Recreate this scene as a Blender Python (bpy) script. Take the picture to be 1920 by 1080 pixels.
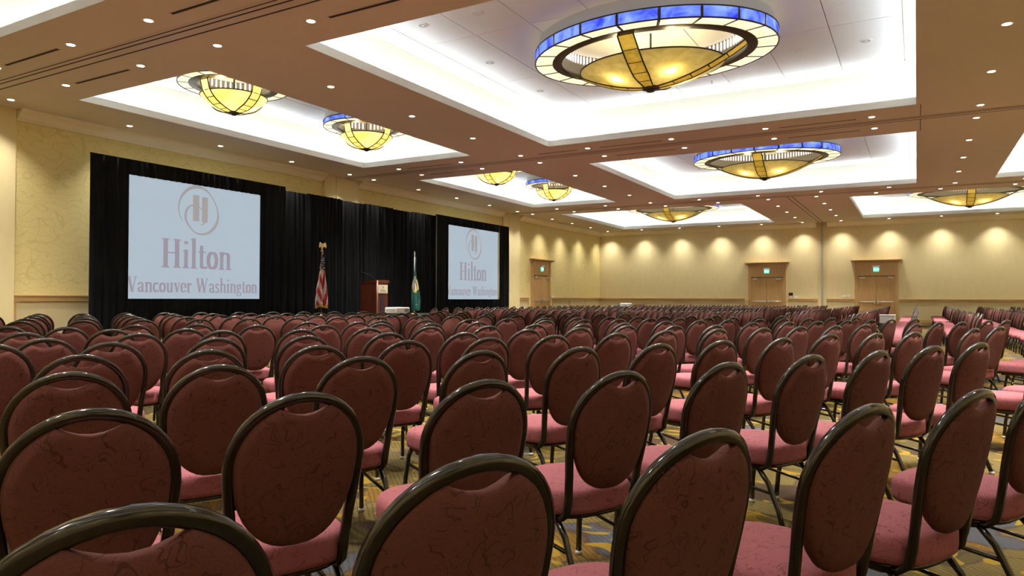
import bpy, math, random
from mathutils import Vector, Matrix

random.seed(7)
for o in list(bpy.data.objects):
    bpy.data.objects.remove(o)
scene = bpy.context.scene
COL = scene.collection
PI = math.pi
R = math.radians

# ------------------------------------------------------------------ camera
FPX, YAW, PITCH, ROLL, CAMH = 1328.7, 29.745, 0.813, 0.223, 1.2
_y, _p, _r = R(YAW), R(PITCH), R(ROLL)
FW = Vector((-math.sin(_y) * math.cos(_p), math.cos(_y) * math.cos(_p), math.sin(_p)))
_rt = Vector((math.cos(_y), math.sin(_y), 0))
_up = _rt.cross(FW)
RT = _rt * math.cos(_r) + _up * math.sin(_r)
UP = -_rt * math.sin(_r) + _up * math.cos(_r)
cd = bpy.data.cameras.new('camera')
cd.sensor_width = 36
cd.lens = 36 * FPX / 1920
cd.clip_start = 0.05
cam = bpy.data.objects.new('camera', cd)
COL.objects.link(cam)
m = Matrix((RT, UP, -FW)).transposed().to_4x4()
m.translation = (0, 0, CAMH)
cam.matrix_world = m
scene.camera = cam


def ray(px, py):
    return FW * FPX + RT * (px - 960) - UP * (py - 540)


def on_z(px, py, z):
    d = ray(px, py)
    return d * ((z - CAMH) / d.z) + Vector((0, 0, CAMH))


def on_x(px, py, x):
    d = ray(px, py)
    return d * (x / d.x) + Vector((0, 0, CAMH))


def on_y(px, py, y):
    d = ray(px, py)
    return d * (y / d.y) + Vector((0, 0, CAMH))


def project(p):
    q = Vector(p) - Vector((0, 0, CAMH))
    z = q.dot(FW)
    if z < 0.05:
        return None
    return 960 + FPX * q.dot(RT) / z, 540 - FPX * q.dot(UP) / z, z


# ------------------------------------------------------------------ world, exposure
w = bpy.data.worlds.new('world')
scene.world = w
w.use_nodes = True
w.node_tree.nodes['Background'].inputs[0].default_value = (0.9, 0.8, 0.7, 1)
w.node_tree.nodes['Background'].inputs[1].default_value = 0.02
scene.view_settings.view_transform = 'Standard'
scene.view_settings.look = 'None'
scene.view_settings.gamma = 1
scene.view_settings.use_curve_mapping = False
scene.view_settings.exposure = 1.38
try:
    scene.cycles.use_denoising = True
    scene.cycles.max_bounces = 6
    scene.cycles.diffuse_bounces = 4
    scene.cycles.adaptive_threshold = 0.03
    scene.cycles.sample_clamp_indirect = 4
    scene.cycles.caustics_reflective = False
    scene.cycles.caustics_refractive = False
except Exception:
    pass

# light levels
SPOT_W = 425.0         # each recessed downlight
COVE_S = 9.5          # emission of the strip hidden in each ceiling cove
BULB_W = 16.0          # each chandelier bulb
SPOT_COL = (1.0, 0.965, 0.90)
COVE_COL = (0.86, 0.945, 1.0)

# room (metres): the left wall carries the stage, the far wall two pairs of doors
XL, XR, YB, YF, ZC, ZT = -17.8, 8.8, -4.6, 42.6, 5.45, 6.4

# ------------------------------------------------------------------ materials
MATS = {}


def mat(name, col, rough=0.6, metal=0.0, spec=0.4, emit=None, es=0.0):
    if name in MATS:
        return MATS[name]
    mt = bpy.data.materials.new(name)
    mt.use_nodes = True
    b = mt.node_tree.nodes['Principled BSDF']
    b.inputs['Base Color'].default_value = (*col, 1)
    b.inputs['Roughness'].default_value = rough
    b.inputs['Metallic'].default_value = metal
    b.inputs['Specular IOR Level'].default_value = spec
    if emit:
        b.inputs['Emission Color'].default_value = (*emit, 1)
        b.inputs['Emission Strength'].default_value = es
    MATS[name] = mt
    return mt


class NT:
    """small helper to wire nodes"""

    def __init__(self, mt):
        self.t = mt.node_tree
        self.b = self.t.nodes['Principled BSDF']

    def n(self, kind, **kw):
        nd = self.t.nodes.new(kind)
        for k, v in kw.items():
            if k in nd.inputs:
                nd.inputs[k].default_value = v
            else:
                setattr(nd, k, v)
        return nd

    def l(self, a, b):
        self.t.links.new(a, b)

    def ramp(self, fac, stops, interp='LINEAR'):
        r = self.t.nodes.new('ShaderNodeValToRGB')
        r.color_ramp.interpolation = interp
        while len(r.color_ramp.elements) < len(stops):
            r.color_ramp.elements.new(0.5)
        for e, (p, c) in zip(r.color_ramp.elements, stops):
            e.position = p
            e.color = (*c, 1)
        self.l(fac, r.inputs[0])
        return r.outputs[0]

    def mix(self, fac, a, b, blend='MIX'):
        mx = self.t.nodes.new('ShaderNodeMix')
        mx.data_type = 'RGBA'
        mx.blend_type = blend
        for s, v in ((0, fac), (6, a), (7, b)):
            if hasattr(v, 'links') or hasattr(v, 'is_linked'):
                self.l(v, mx.inputs[s])
            else:
                mx.inputs[s].default_value = v if s == 0 else (*v, 1)
        return mx.outputs[2]

    def bump(self, h, strength=0.2, dist=0.01):
        bp = self.t.nodes.new('ShaderNodeBump')
        bp.inputs['Strength'].default_value = strength
        bp.inputs['Distance'].default_value = dist
        self.l(h, bp.inputs['Height'])
        self.l(bp.outputs[0], self.b.inputs['Normal'])


def mottled(name, c1, c2, scale, rough=0.7, spec=0.3, bump=0.0, stretch=None, metal=0.0):
    mt = mat(name, c1, rough, metal, spec)
    t = NT(mt)
    tc = t.n('ShaderNodeTexCoord')
    src = tc.outputs['Object']
    if stretch:
        mp = t.n('ShaderNodeMapping')
        mp.inputs['Scale'].default_value = stretch
        t.l(src, mp.inputs[0])
        src = mp.outputs[0]
    nz = t.n('ShaderNodeTexNoise', Scale=scale, Detail=4.0)
    t.l(src, nz.inputs['Vector'])
    t.l(t.ramp(nz.outputs['Fac'], [(0.3, c1), (0.7, c2)]), t.b.inputs['Base Color'])
    if bump:
        t.bump(nz.outputs['Fac'], bump)
    return mt


def contour_fabric(name, base, line, scale, lw, rough=0.85, rnd=True, bump=0.15):
    """cloth with thin looping scribbles woven in (contours of two noise fields)"""
    mt = mat(name, base, rough, 0, 0.15)
    t = NT(mt)
    tc = t.n('ShaderNodeTexCoord')
    src = tc.outputs['Object']
    if rnd:
        oi = t.n('ShaderNodeObjectInfo')
        ml = t.n('ShaderNodeMath', operation='MULTIPLY')
        t.l(oi.outputs['Random'], ml.inputs[0])
        ml.inputs[1].default_value = 40
        va = t.n('ShaderNodeVectorMath', operation='ADD')
        t.l(src, va.inputs[0])
        t.l(ml.outputs[0], va.inputs[1])
        src = va.outputs[0]
    fac = None
    for sc, dist, dirn in ((scale * 0.46, 12.0, 'X'), (scale * 0.36, 14.0, 'Z')):
        wv = t.n('ShaderNodeTexWave', Scale=sc, Distortion=dist, Detail=1.0)
        wv.bands_direction = dirn
        wv.inputs['Detail Scale'].default_value = 0.9
        t.l(src, wv.inputs['Vector'])
        c = t.n('ShaderNodeMath', operation='LESS_THAN')
        t.l(wv.outputs['Fac'], c.inputs[0])
        c.inputs[1].default_value = lw
        if fac is None:
            fac = c.outputs[0]
        else:
            mx = t.n('ShaderNodeMath', operation='MAXIMUM')
            t.l(fac, mx.inputs[0])
            t.l(c.outputs[0], mx.inputs[1])
            fac = mx.outputs[0]
    fine = t.n('ShaderNodeTexNoise', Scale=scale * 9, Detail=2.0)
    t.l(src, fine.inputs['Vector'])
    c0 = t.ramp(fine.outputs['Fac'], [(0.3, tuple(v * 0.86 for v in base)), (0.7, tuple(min(1, v * 1.12) for v in base))])
    t.l(t.mix(fac, c0, line), t.b.inputs['Base Color'])
    if bump:
        t.bump(fine.outputs['Fac'], bump, 0.002)
    return mt


def loop_fabric(name, base, line):
    """upholstery woven with broken concentric loops"""
    mt = mat(name, base, 0.85, 0, 0.15)
    t = NT(mt)
    tc = t.n('ShaderNodeTexCoord')
    oi = t.n('ShaderNodeObjectInfo')
    ml = t.n('ShaderNodeMath', operation='MULTIPLY')
    t.l(oi.outputs['Random'], ml.inputs[0])
    ml.inputs[1].default_value = 40
    va = t.n('ShaderNodeVectorMath', operation='ADD')
    t.l(tc.outputs['Object'], va.inputs[0])
    t.l(ml.outputs[0], va.inputs[1])
    dn = t.n('ShaderNodeTexNoise', Scale=16.0, Detail=1.0)
    t.l(va.outputs[0], dn.inputs['Vector'])
    sc = t.n('ShaderNodeVectorMath', operation='SCALE')
    t.l(dn.outputs['Color'], sc.inputs[0])
    sc.inputs['Scale'].default_value = 0.085
    vb = t.n('ShaderNodeVectorMath', operation='ADD')
    t.l(va.outputs[0], vb.inputs[0])
    t.l(sc.outputs[0], vb.inputs[1])
    fac = None
    for vs_, freq in ((15.0, 4.2), (11.0, 3.1)):
        vo = t.n('ShaderNodeTexVoronoi', Scale=vs_)
        t.l(vb.outputs[0], vo.inputs['Vector'])
        m1 = t.n('ShaderNodeMath', operation='MULTIPLY')
        t.l(vo.outputs['Distance'], m1.inputs[0])
        m1.inputs[1].default_value = freq
        pp_ = t.n('ShaderNodeMath', operation='PINGPONG')
        t.l(m1.outputs[0], pp_.inputs[0])
        pp_.inputs[1].default_value = 0.5
        ls = t.n('ShaderNodeMath', operation='LESS_THAN')
        t.l(pp_.outputs[0], ls.inputs[0])
        ls.inputs[1].default_value = 0.055
        mk = t.n('ShaderNodeTexNoise', Scale=vs_ * 1.7, Detail=0.0)
        t.l(va.outputs[0], mk.inputs['Vector'])
        gt = t.n('ShaderNodeMath', operation='GREATER_THAN')
        t.l(mk.outputs['Fac'], gt.inputs[0])
        gt.inputs[1].default_value = 0.52
        an = t.n('ShaderNodeMath', operation='MULTIPLY')
        t.l(ls.outputs[0], an.inputs[0])
        t.l(gt.outputs[0], an.inputs[1])
        if fac is None:
            fac = an.outputs[0]
        else:
            mx = t.n('ShaderNodeMath', operation='MAXIMUM')
            t.l(fac, mx.inputs[0])
            t.l(an.outputs[0], mx.inputs[1])
            fac = mx.outputs[0]
    fine = t.n('ShaderNodeTexNoise', Scale=260.0, Detail=2.0)
    t.l(va.outputs[0], fine.inputs['Vector'])
    c0 = t.ramp(fine.outputs['Fac'], [(0.3, tuple(v * 0.86 for v in base)), (0.7, tuple(min(1, v * 1.12) for v in base))])
    t.l(t.mix(fac, c0, line), t.b.inputs['Base Color'])
    t.bump(fine.outputs['Fac'], 0.15, 0.002)
    return mt


def wood(name, c1, c2, rough=0.45, axis_scale=(14, 14, 0.9)):
    return mottled(name, c1, c2, 2.2, rough, 0.4, 0.04, axis_scale)


M_CEIL = mottled('ceiling_paint', (0.67, 0.595, 0.52), (0.69, 0.61, 0.535), 3.0, 0.85, 0.2)
M_COVE = mottled('cove_paint', (0.80, 0.79, 0.71), (0.83, 0.815, 0.74), 2.0, 0.85, 0.2)
M_PANEL = mottled('ceiling_panel_paint', (0.86, 0.88, 0.89), (0.88, 0.90, 0.91), 2.0, 0.8, 0.2)
M_LIP = mottled('lip_paint', (0.78, 0.79, 0.78), (0.81, 0.82, 0.80), 2.0, 0.8, 0.2)
M_WALLP = contour_fabric('vine_wallpaper', (0.74, 0.61, 0.275), (0.66, 0.535, 0.23), 5.0, 0.022, 0.75, False, 0.05)
M_WALLF = mottled('plain_wallpaper', (0.71, 0.595, 0.32), (0.75, 0.63, 0.345), 5.0, 0.75, 0.25, 0.03, (1, 1, 0.4))
M_WAINS = mottled('wainscot_panel', (0.58, 0.47, 0.26), (0.61, 0.50, 0.29), 4.0, 0.6, 0.3)
M_CROWN = mottled('crown_paint', (0.86, 0.77, 0.56), (0.88, 0.79, 0.58), 4.0, 0.6, 0.3)
M_OAK = wood('oak', (0.46, 0.275, 0.105), (0.56, 0.345, 0.145))
M_RAIL = wood('oak_rail', (0.46, 0.275, 0.10), (0.53, 0.33, 0.135), 0.45, (2, 2, 14))
M_DARKGAP = mat('dark_gap', (0.03, 0.02, 0.015), 0.9)
M_SLOT = mat('slot_black', (0.035, 0.022, 0.015), 0.8)
M_TRACK = mat('track_strip', (0.62, 0.53, 0.47), 0.5)
M_GREYPOST = mat('grey_metal', (0.42, 0.40, 0.36), 0.4, 0.3)
M_CHROME = mat('brushed_steel', (0.72, 0.70, 0.66), 0.28, 0.9)
M_WHITE = mat('white_plastic', (0.78, 0.77, 0.74), 0.45)
M_BLACK = mat('black_plastic', (0.015, 0.015, 0.017), 0.45)
M_DRAPE = mottled('black_velour', (0.004, 0.0042, 0.005), (0.009, 0.0095, 0.011), 8.0, 0.95, 0.1, 0.0, (1, 1, 0.15))
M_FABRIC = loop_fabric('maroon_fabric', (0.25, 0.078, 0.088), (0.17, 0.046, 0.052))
M_FABRIC_SHADE = loop_fabric('maroon_fabric_shaded', (0.102, 0.034, 0.028), (0.060, 0.019, 0.015))  # seat cloth darkened for the backs: their shade is put into the colour
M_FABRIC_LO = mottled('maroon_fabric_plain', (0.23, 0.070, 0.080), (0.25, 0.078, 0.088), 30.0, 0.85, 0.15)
M_FABRIC_SHADE_LO = mottled('maroon_shaded_plain', (0.098, 0.032, 0.026), (0.108, 0.036, 0.029), 30.0, 0.85, 0.15)  # plain version of the darkened back cloth, shade again in the colour
M_FRAME = mat('bronze_frame', (0.027, 0.022, 0.017), 0.13, 0.5, 0.8)
M_GLIDE = mat('clear_glide', (0.45, 0.43, 0.40), 0.3)
M_LENS = mat('downlight_lens', (0.9, 0.88, 0.82), 0.5, 0, 0.2, (1.0, 0.95, 0.84), 5.0)
M_TRIMRING = mat('downlight_trim', (0.75, 0.70, 0.62), 0.4)
M_COVESTRIP = mat('cove_strip_light', (0.9, 0.9, 0.85), 0.5, 0, 0.2, COVE_COL, COVE_S)
M_BRONZE = mat('chandelier_bronze', (0.045, 0.036, 0.022), 0.35, 0.6)
M_INDRUM = mat('inner_drum_grey', (0.16, 0.15, 0.14), 0.5, 0.3)
M_DRUM = mat('chandelier_drum', (0.48, 0.47, 0.46), 0.6)


def carpet():
    mt = mat('patterned_carpet', (0.2, 0.14, 0.05), 0.95, 0, 0.1)
    t = NT(mt)
    tc = t.n('ShaderNodeTexCoord')
    src = tc.outputs['Object']
    big = t.n('ShaderNodeTexVoronoi', Scale=2.4)
    nzd = t.n('ShaderNodeTexNoise', Scale=3.0, Detail=2.0)
    t.l(src, nzd.inputs['Vector'])
    dv = t.mix(0.28, (0, 0, 0), nzd.outputs['Color'])
    va = t.n('ShaderNodeVectorMath', operation='ADD')
    t.l(src, va.inputs[0])
    t.l(dv, va.inputs[1])
    t.l(va.outputs[0], big.inputs['Vector'])
    sep = t.n('ShaderNodeSeparateColor')
    t.l(big.outputs['Color'], sep.inputs[0])
    basec = t.ramp(sep.outputs[0], [(0.0, (0.1119, 0.0809, 0.0234)), (0.34, (0.0684, 0.0529, 0.0171)), (0.6, (0.1306, 0.0684, 0.0094)),
                                    (0.76, (0.0388, 0.0233, 0.0117)), (0.86, (0.0544, 0.0603, 0.0739))], 'CONSTANT')
    wv = t.n('ShaderNodeTexWave', Scale=16.0, Distortion=2.5, Detail=1.0)
    wv.bands_direction = 'DIAGONAL'
    t.l(src, wv.inputs['Vector'])
    hatch = t.ramp(wv.outputs['Fac'], [(0.0, (1, 1, 1)), (0.22, (0, 0, 0))])
    c = t.mix(hatch, basec, (0.055, 0.035, 0.02))
    ed = t.n('ShaderNodeTexVoronoi', Scale=2.4, feature='DISTANCE_TO_EDGE')
    t.l(va.outputs[0], ed.inputs['Vector'])
    lt = t.ramp(ed.outputs['Distance'], [(0.0, (1, 1, 1)), (0.035, (0, 0, 0))])
    c = t.mix(lt, c, (0.05, 0.032, 0.02))
    leaf = t.n('ShaderNodeTexNoise', Scale=5.5, Detail=0.0, Distortion=1.2)
    t.l(src, leaf.inputs['Vector'])
    lf = t.ramp(leaf.outputs['Fac'], [(0.66, (0, 0, 0)), (0.68, (1, 1, 1))])
    c = t.mix(lf, c, (0.2138, 0.1322, 0.0155))
    t.l(c, t.b.inputs['Base Color'])
    return mt


M_CARPET = carpet()


def glass(name, c1, c2, em, scale=5.0):
    """backlit art glass: lets the bulbs behind it through and glows with its own lamps"""
    mt = mat(name, c1, 0.25, 0, 0.5)
    t = NT(mt)
    tc = t.n('ShaderNodeTexCoord')
    nz = t.n('ShaderNodeTexNoise', Scale=scale, Detail=3.0, Distortion=0.8)
    t.l(tc.outputs['Object'], nz.inputs['Vector'])
    c = t.ramp(nz.outputs['Fac'], [(0.3, c1), (0.7, c2)])
    t.l(c, t.b.inputs['Base Color'])
    tr = t.n('ShaderNodeBsdfTranslucent')
    t.l(c, tr.inputs[0])
    mx = t.n('ShaderNodeMixShader')
    mx.inputs[0].default_value = 0.6
    out = t.t.nodes['Material Output']
    t.l(t.b.outputs[0], mx.inputs[1])
    t.l(tr.outputs[0], mx.inputs[2])
    e = t.n('ShaderNodeEmission')
    t.l(c, e.inputs[0])
    e.inputs[1].default_value = em
    ad = t.n('ShaderNodeAddShader')
    t.l(mx.outputs[0], ad.inputs[0])
    t.l(e.outputs[0], ad.inputs[1])
    t.l(ad.outputs[0], out.inputs[0])
    return mt


G_BLUE = glass('blue_glass', (0.02, 0.035, 0.60), (0.20, 0.33, 0.95), 0.45, 3.0)
G_CREAM = glass('cream_glass', (0.95, 0.80, 0.42), (0.98, 0.90, 0.66), 0.4, 4.0)
G_AMBER = glass('amber_glass', (0.52, 0.36, 0.05), (0.68, 0.50, 0.10), 0.10, 5.0)
G_DISH = glass('dish_glass', (0.34, 0.27, 0.08), (0.48, 0.40, 0.17), 0.04, 3.0)
G_BOWL = glass('bowl_glass', (0.86, 0.62, 0.13), (0.95, 0.80, 0.34), 0.28, 3.0)
M_BULB = mat('bulb', (1, 0.9, 0.7), 0.4, 0, 0.2, (1.0, 0.80, 0.40), 25.0)
M_BEADS = mat('lamp_beads', (0.9, 0.85, 0.8), 0.4, 0, 0.2, (1.0, 0.88, 0.80), 0.7)


# ------------------------------------------------------------------ mesh building
class MB:
    def __init__(self):
        self.v, self.f, self.mi, self.sm = [], [], [], []

    def add(self, vs, fs, mi=0, smooth=False):
        o = len(self.v)
        self.v += [tuple(p) for p in vs]
        for f in fs:
            self.f.append(tuple(i + o for i in f))
            self.mi.append(mi)
            self.sm.append(smooth)
        return self

    def box(self, x0, x1, y0, y1, z0, z1, mi=0):
        vs = [(x, y, z) for z in (z0, z1) for y in (y0, y1) for x in (x0, x1)]
        return self.add(vs, [(0, 2, 3, 1), (4, 5, 7, 6), (0, 1, 5, 4), (2, 6, 7, 3), (0, 4, 6, 2), (1, 3, 7, 5)], mi)

    def quad(self, a, b, c, d, mi=0):
        return self.add([a, b, c, d], [(0, 1, 2, 3)], mi)

    def tube(self, pts, ra, rb=None, sides=8, closed=False, mi=0, ref=None, cap=True):
        """sweep an ellipse/rounded section (half sizes ra across, rb along ref) down a polyline"""
        rb = rb or ra
        P = [Vector(p) for p in pts]
        n = len(P)
        vs, fs = [], []
        for i in range(n):
            if closed:
                t = P[(i + 1) % n] - P[i - 1]
            else:
                t = P[min(i + 1, n - 1)] - P[max(i - 1, 0)]
            t.normalize()
            rf = Vector(ref) if ref else Vector((0, 0, 1))
            if abs(t.dot(rf)) > 0.95:
                rf = Vector((1, 0, 0)) if abs(t.x) < 0.9 else Vector((0, 1, 0))
            a = t.cross(rf).normalized()
            b = a.cross(t).normalized()
            for k in range(sides):
                th = 2 * PI * (k + 0.5) / sides
                c, s = math.cos(th), math.sin(th)
                q = 0.62
                c = math.copysign(abs(c) ** q, c)
                s = math.copysign(abs(s) ** q, s)
                vs.append(P[i] + a * (ra * c) + b * (rb * s))
        m = n if closed else n - 1
        for i in range(m):
            j = (i + 1) % n
            for k in range(sides):
                l = (k + 1) % sides
                fs.append((i * sides + k, i * sides + l, j * sides + l, j * sides + k))
        if not closed and cap:
            fs.append(tuple(range(sides - 1, -1, -1)))
            fs.append(tuple((n - 1) * sides + k for k in range(sides)))
        return self.add(vs, fs, mi, True)

    def lathe(self, prof, seg=24, mi=0, c=(0, 0, 0), a0=0, a1=2 * PI, smooth=True):
        vs, fs = [], []
        full = abs(a1 - a0 - 2 * PI) < 1e-6
        cnt = seg if full else seg + 1
        for i in range(cnt):
            a = a0 + (a1 - a0) * i / seg
            for r, z in prof:
                vs.append((c[0] + r * math.cos(a), c[1] + r * math.sin(a), c[2] + z))
        n = len(prof)
        for i in range(seg):
            j = (i + 1) % cnt
            for k in range(n - 1):
                fs.append((i * n + k, j * n + k, j * n + k + 1, i * n + k + 1))
        return self.add(vs, fs, mi, smooth)

    def rings(self, rings, mi=0, capa=True, capb=True, smooth=True):
        n = len(rings[0])
        vs = [p for r in rings for p in r]
        fs = []
        for i in range(len(rings) - 1):
            for k in range(n):
                l = (k + 1) % n
                fs.append((i * n + k, i * n + l, (i + 1) * n + l, (i + 1) * n + k))
        if capa:
            fs.append(tuple(range(n - 1, -1, -1)))
        if capb:
            fs.append(tuple((len(rings) - 1) * n + k for k in range(n)))
        return self.add(vs, fs, mi, smooth)

    def mesh(self, name, mats):
        me = bpy.data.meshes.new(name)
        me.from_pydata(self.v, [], self.f)
        for mt in (mats if isinstance(mats, (list, tuple)) else [mats]):
            me.materials.append(mt)
        me.polygons.foreach_set('material_index', self.mi)
        me.polygons.foreach_set('use_smooth', self.sm)
        me.update()
        return me

    def build(self, name, mats, parent=None, loc=None, rz=0):
        return link(name, self.mesh(name, mats), parent, loc, rz)


def link(name, me, parent=None, loc=None, rz=0):
    o = bpy.data.objects.new(name, me)
    COL.objects.link(o)
    if parent:
        o.parent = parent
    if loc is not None:
        o.location = loc
    if rz:
        o.rotation_euler = (0, 0, rz)
    return o


def empty(name, loc=(0, 0, 0), rz=0):
    o = bpy.data.objects.new(name, None)
    o.empty_display_size = 0.2
    COL.objects.link(o)
    o.location = loc
    o.rotation_euler = (0, 0, rz)
    return o


def tag(o, label, cat, group=None):
    o['label'] = label
    o['category'] = cat
    if group:
        o['group'] = group
    return o


def struct(o, label=None, cat=None):
    o['kind'] = 'structure'
    if label:
        o['label'] = label
    if cat:
        o['category'] = cat
    return o


ORD = ['zeroth', 'first', 'second', 'third', 'fourth', 'fifth', 'sixth', 'seventh', 'eighth', 'ninth', 'tenth', 'eleventh',
       'twelfth', 'thirteenth', 'fourteenth', 'fifteenth', 'sixteenth', 'seventeenth', 'eighteenth', 'nineteenth', 'twentieth']
_T = ['', '', 'twenty', 'thirty', 'forty', 'fifty', 'sixty']


def ordw(n):
    if n <= 20:
        return ORD[n]
    return _T[n // 10] + ('ieth' if n % 10 == 0 else '-' + ORD[n % 10]) if n % 10 else _T[n // 10][:-1] + 'ieth'


# ------------------------------------------------------------------ room shell
struct(MB().quad((XL, YB, 0), (XR, YB, 0), (XR, YF, 0), (XL, YF, 0)).build('floor', M_CARPET),
       'gold, brown and blue patterned carpet floor', 'floor')
struct(MB().box(XL - 0.2, XL, YB, YF, 0, ZC + 0.1).build('wall_left', M_WALLP),
       'long yellow wallpapered wall behind the stage and screens', 'wall')
struct(MB().box(XL - 0.2, XR + 0.2, YF, YF + 0.2, 0, ZC + 0.1).build('wall_far', M_WALLF),
       'far tan wall with two pairs of wooden doors', 'wall')
struct(MB().box(XR, XR + 0.2, YB, YF, 0, ZC + 0.1).build('wall_right', M_WALLF), 'tan wall opposite the stage', 'wall')
struct(MB().box(XL - 0.2, XR + 0.2, YB - 0.2, YB, 0, ZC + 0.1).build('wall_near', M_WALLF), 'tan wall behind the camera', 'wall')

# coffers: x0, x1, y0, y1 of each opening
BIG = [(-8.97, 0.0, 8.6, 17.72), (-8.97, 0.0, 20.55, 29.7), (-15.65, -6.78, 32.38, 41.2), (-2.42, 6.45, 32.38, 41.2),
       (-15.65, -6.78, -2.9, 5.88), (-2.42, 6.45, -2.9, 5.88)]
SMALL = [(-15.75, -11.55, 8.6, 17.72), (-15.65, -11.5, 20.55, 29.35), (2.37, 6.6, 8.6, 17.72), (2.37, 6.6, 20.55, 29.7)]
COFFERS = BIG + SMALL

xs = sorted({XL, XR} | {c[i] for c in COFFERS for i in (0, 1)})
ys = sorted({YB, YF} | {c[i] for c in COFFERS for i in (2, 3)})
mb = MB()
for i in range(len(xs) - 1):
    for j in range(len(ys) - 1):
        cx, cy = (xs[i] + xs[i + 1]) / 2, (ys[j] + ys[j + 1]) / 2
        if any(c[0] < cx < c[1] and c[2] < cy < c[3] for c in COFFERS):
            continue
        mb.quad((xs[i], ys[j], ZC), (xs[i], ys[j + 1], ZC), (xs[i + 1], ys[j + 1], ZC), (xs[i + 1], ys[j], ZC))
ceiling = struct(mb.build('ceiling', M_CEIL), 'brown painted ceiling with deep lit white coffers', 'ceiling')

OFF = 0.32
PANEL_MESH = {}
for ci, (x0, x1, y0, y1) in enumerate(COFFERS):
    big = ci < len(BIG)
    # lip: upstand around the opening, hiding the light strip behind it
    lip = MB()
    t, h = 0.035, 0.165
    lip.box(x0 - t, x1 + t, y1, y1 + t, ZC + 0.004, ZC + h)
    lip.box(x0 - t, x1 + t, y0 - t, y0, ZC + 0.004, ZC + h)
    lip.box(x0 - t, x0, y0, y1, ZC + 0.004, ZC + h)
    lip.box(x1, x1 + t, y0, y1, ZC + 0.004, ZC + h)
    lip.build('coffer_lip', M_LIP, ceiling)
    X0, X1, Y0, Y1 = x0 - OFF, x1 + OFF, y0 - OFF, y1 + OFF
    cw = MB()
    zb = ZC + 0.03
    for a, b in (((X0, Y0), (X1, Y0)), ((X1, Y0), (X1, Y1)), ((X1, Y1), (X0, Y1)), ((X0, Y1), (X0, Y0))):
        cw.quad((a[0], a[1], zb), (b[0], b[1], zb), (b[0], b[1], ZT), (a[0], a[1], ZT))
    for q in ((X0, X1, y1 + t, Y1), (X0, X1, Y0, y0 - t), (X0, x0 - t, Y0, Y1), (x1 + t, X1, Y0, Y1)):
        cw.quad((q[0], q[2], zb), (q[1], q[2], zb), (q[1], q[3], zb), (q[0], q[3], zb))
    # flat margin of the top, a hand deep step above the panels
    cw.quad((X0, Y0, ZT + 0.02), (X1, Y0, ZT + 0.02), (X1, Y1, ZT + 0.02), (X0, Y1, ZT + 0.02))
    cw.build('coffer_side', M_COVE, ceiling)
    # border frame and panels
    ins = 0.22
    bx0, bx1, by0, by1 = x0 + ins, x1 - ins, y0 + ins, y1 - ins
    br = MB()
    g = 0.018
    br.box(X0, X1, by1 + g, Y1, ZT - 0.02, ZT + 0.01)
    br.box(X0, X1, Y0, by0 - g, ZT - 0.02, ZT + 0.01)
    br.box(X0, bx0 - g, by0 - g, by1 + g, ZT - 0.02, ZT + 0.01)
    br.box(bx1 + g, X1, by0 - g, by1 + g, ZT - 0.02, ZT + 0.01)
    br.build('coffer_border', M_COVE, ceiling)
    nx, ny = (7, 3) if big else (3, 3)
    pw, pl = (bx1 - bx0) / nx, (by1 - by0) / ny
    key = (round(pw, 3), round(pl, 3))
    if key not in PANEL_MESH:
        PANEL_MESH[key] = MB().box(-pw / 2 + g / 2, pw / 2 - g / 2, -pl / 2 + g / 2, pl / 2 - g / 2, 0, 0.025).mesh('ceiling_panel', M_PANEL)
    for i in range(nx):
        for j in range(ny):
            link('ceiling_panel', PANEL_MESH[key], ceiling, (bx0 + pw * (i + 0.5), by0 + pl * (j + 0.5), ZT - 0.02))
    # hidden strip light in the cove
    st, hs = MB(), MB()
    za, zb_ = ZC + 0.07, ZC + 0.155
    a, b = 0.05, 0.14

    def slanted(m, i, o, z0, z1):
        """four sloping strips round the opening, lower edge i out from it, upper edge o out from it"""
        m.quad((x0, y1 + i, z0), (x1, y1 + i, z0), (x1, y1 + o, z1), (x0, y1 + o, z1))
        m.quad((x0, y0 - i, z0), (x0, y0 - o, z1), (x1, y0 - o, z1), (x1, y0 - i, z0))
        m.quad((x0 - i, y0, z0), (x0 - i, y1, z0), (x0 - o, y1, z1), (x0 - o, y0, z1))
        m.quad((x1 + i, y0, z0), (x1 + o, y0, z1), (x1 + o, y1, z1), (x1 + i, y1, z0))
    slanted(st, a, b, za, zb_)
    slanted(hs, a + 0.012, b + 0.012, za - 0.012, zb_ - 0.012)
    slanted(hs, b, b + 0.025, zb_ + 0.001, zb_ - 0.02)
    hs.build('cove_light_blocker', M_WHITE, ceiling)  # added unseen blocker, keeps direct strip light off the cove sides
    st.build('cove_strip_light', M_COVESTRIP, ceiling)

# folding-wall tracks across the ceiling
TRACKS = [7.2, 19.02, 30.97]
for k, ty in enumerate(TRACKS):
    tr = MB()
    tr.box(XL, XR, ty - 0.20, ty + 0.20, ZC - 0.006, ZC + 0.002, 0)
    o = tr.build('trim_%d' % (k + 1), M_TRACK)
    struct(o, ['folding wall track crossing the ceiling nearest the camera', 'folding wall track crossing the middle of the ceiling',
               'folding wall track crossing the ceiling nearest the far wall'][k], 'ceiling track')
    for dy, wd in ((-0.14, 0.022), (-0.03, 0.03), (0.16, 0.03)):
        MB().box(XL, XR, ty + dy - wd / 2, ty + dy + wd / 2, ZC - 0.009, ZC - 0.001).build('track_groove', M_SLOT, o)
tr = MB().box(-4.72, -4.44, 31.2, YF, ZC - 0.006, ZC + 0.002).build('trim_4', M_TRACK)
struct(tr, 'ceiling track leading to the grey post on the far wall', 'ceiling track')
for dx in (-0.1, 0.1):
    MB().box(-4.58 + dx - 0.015, -4.58 + dx + 0.015, 31.2, YF, ZC - 0.009, ZC - 0.001).build('track_groove', M_SLOT, tr)
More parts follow.
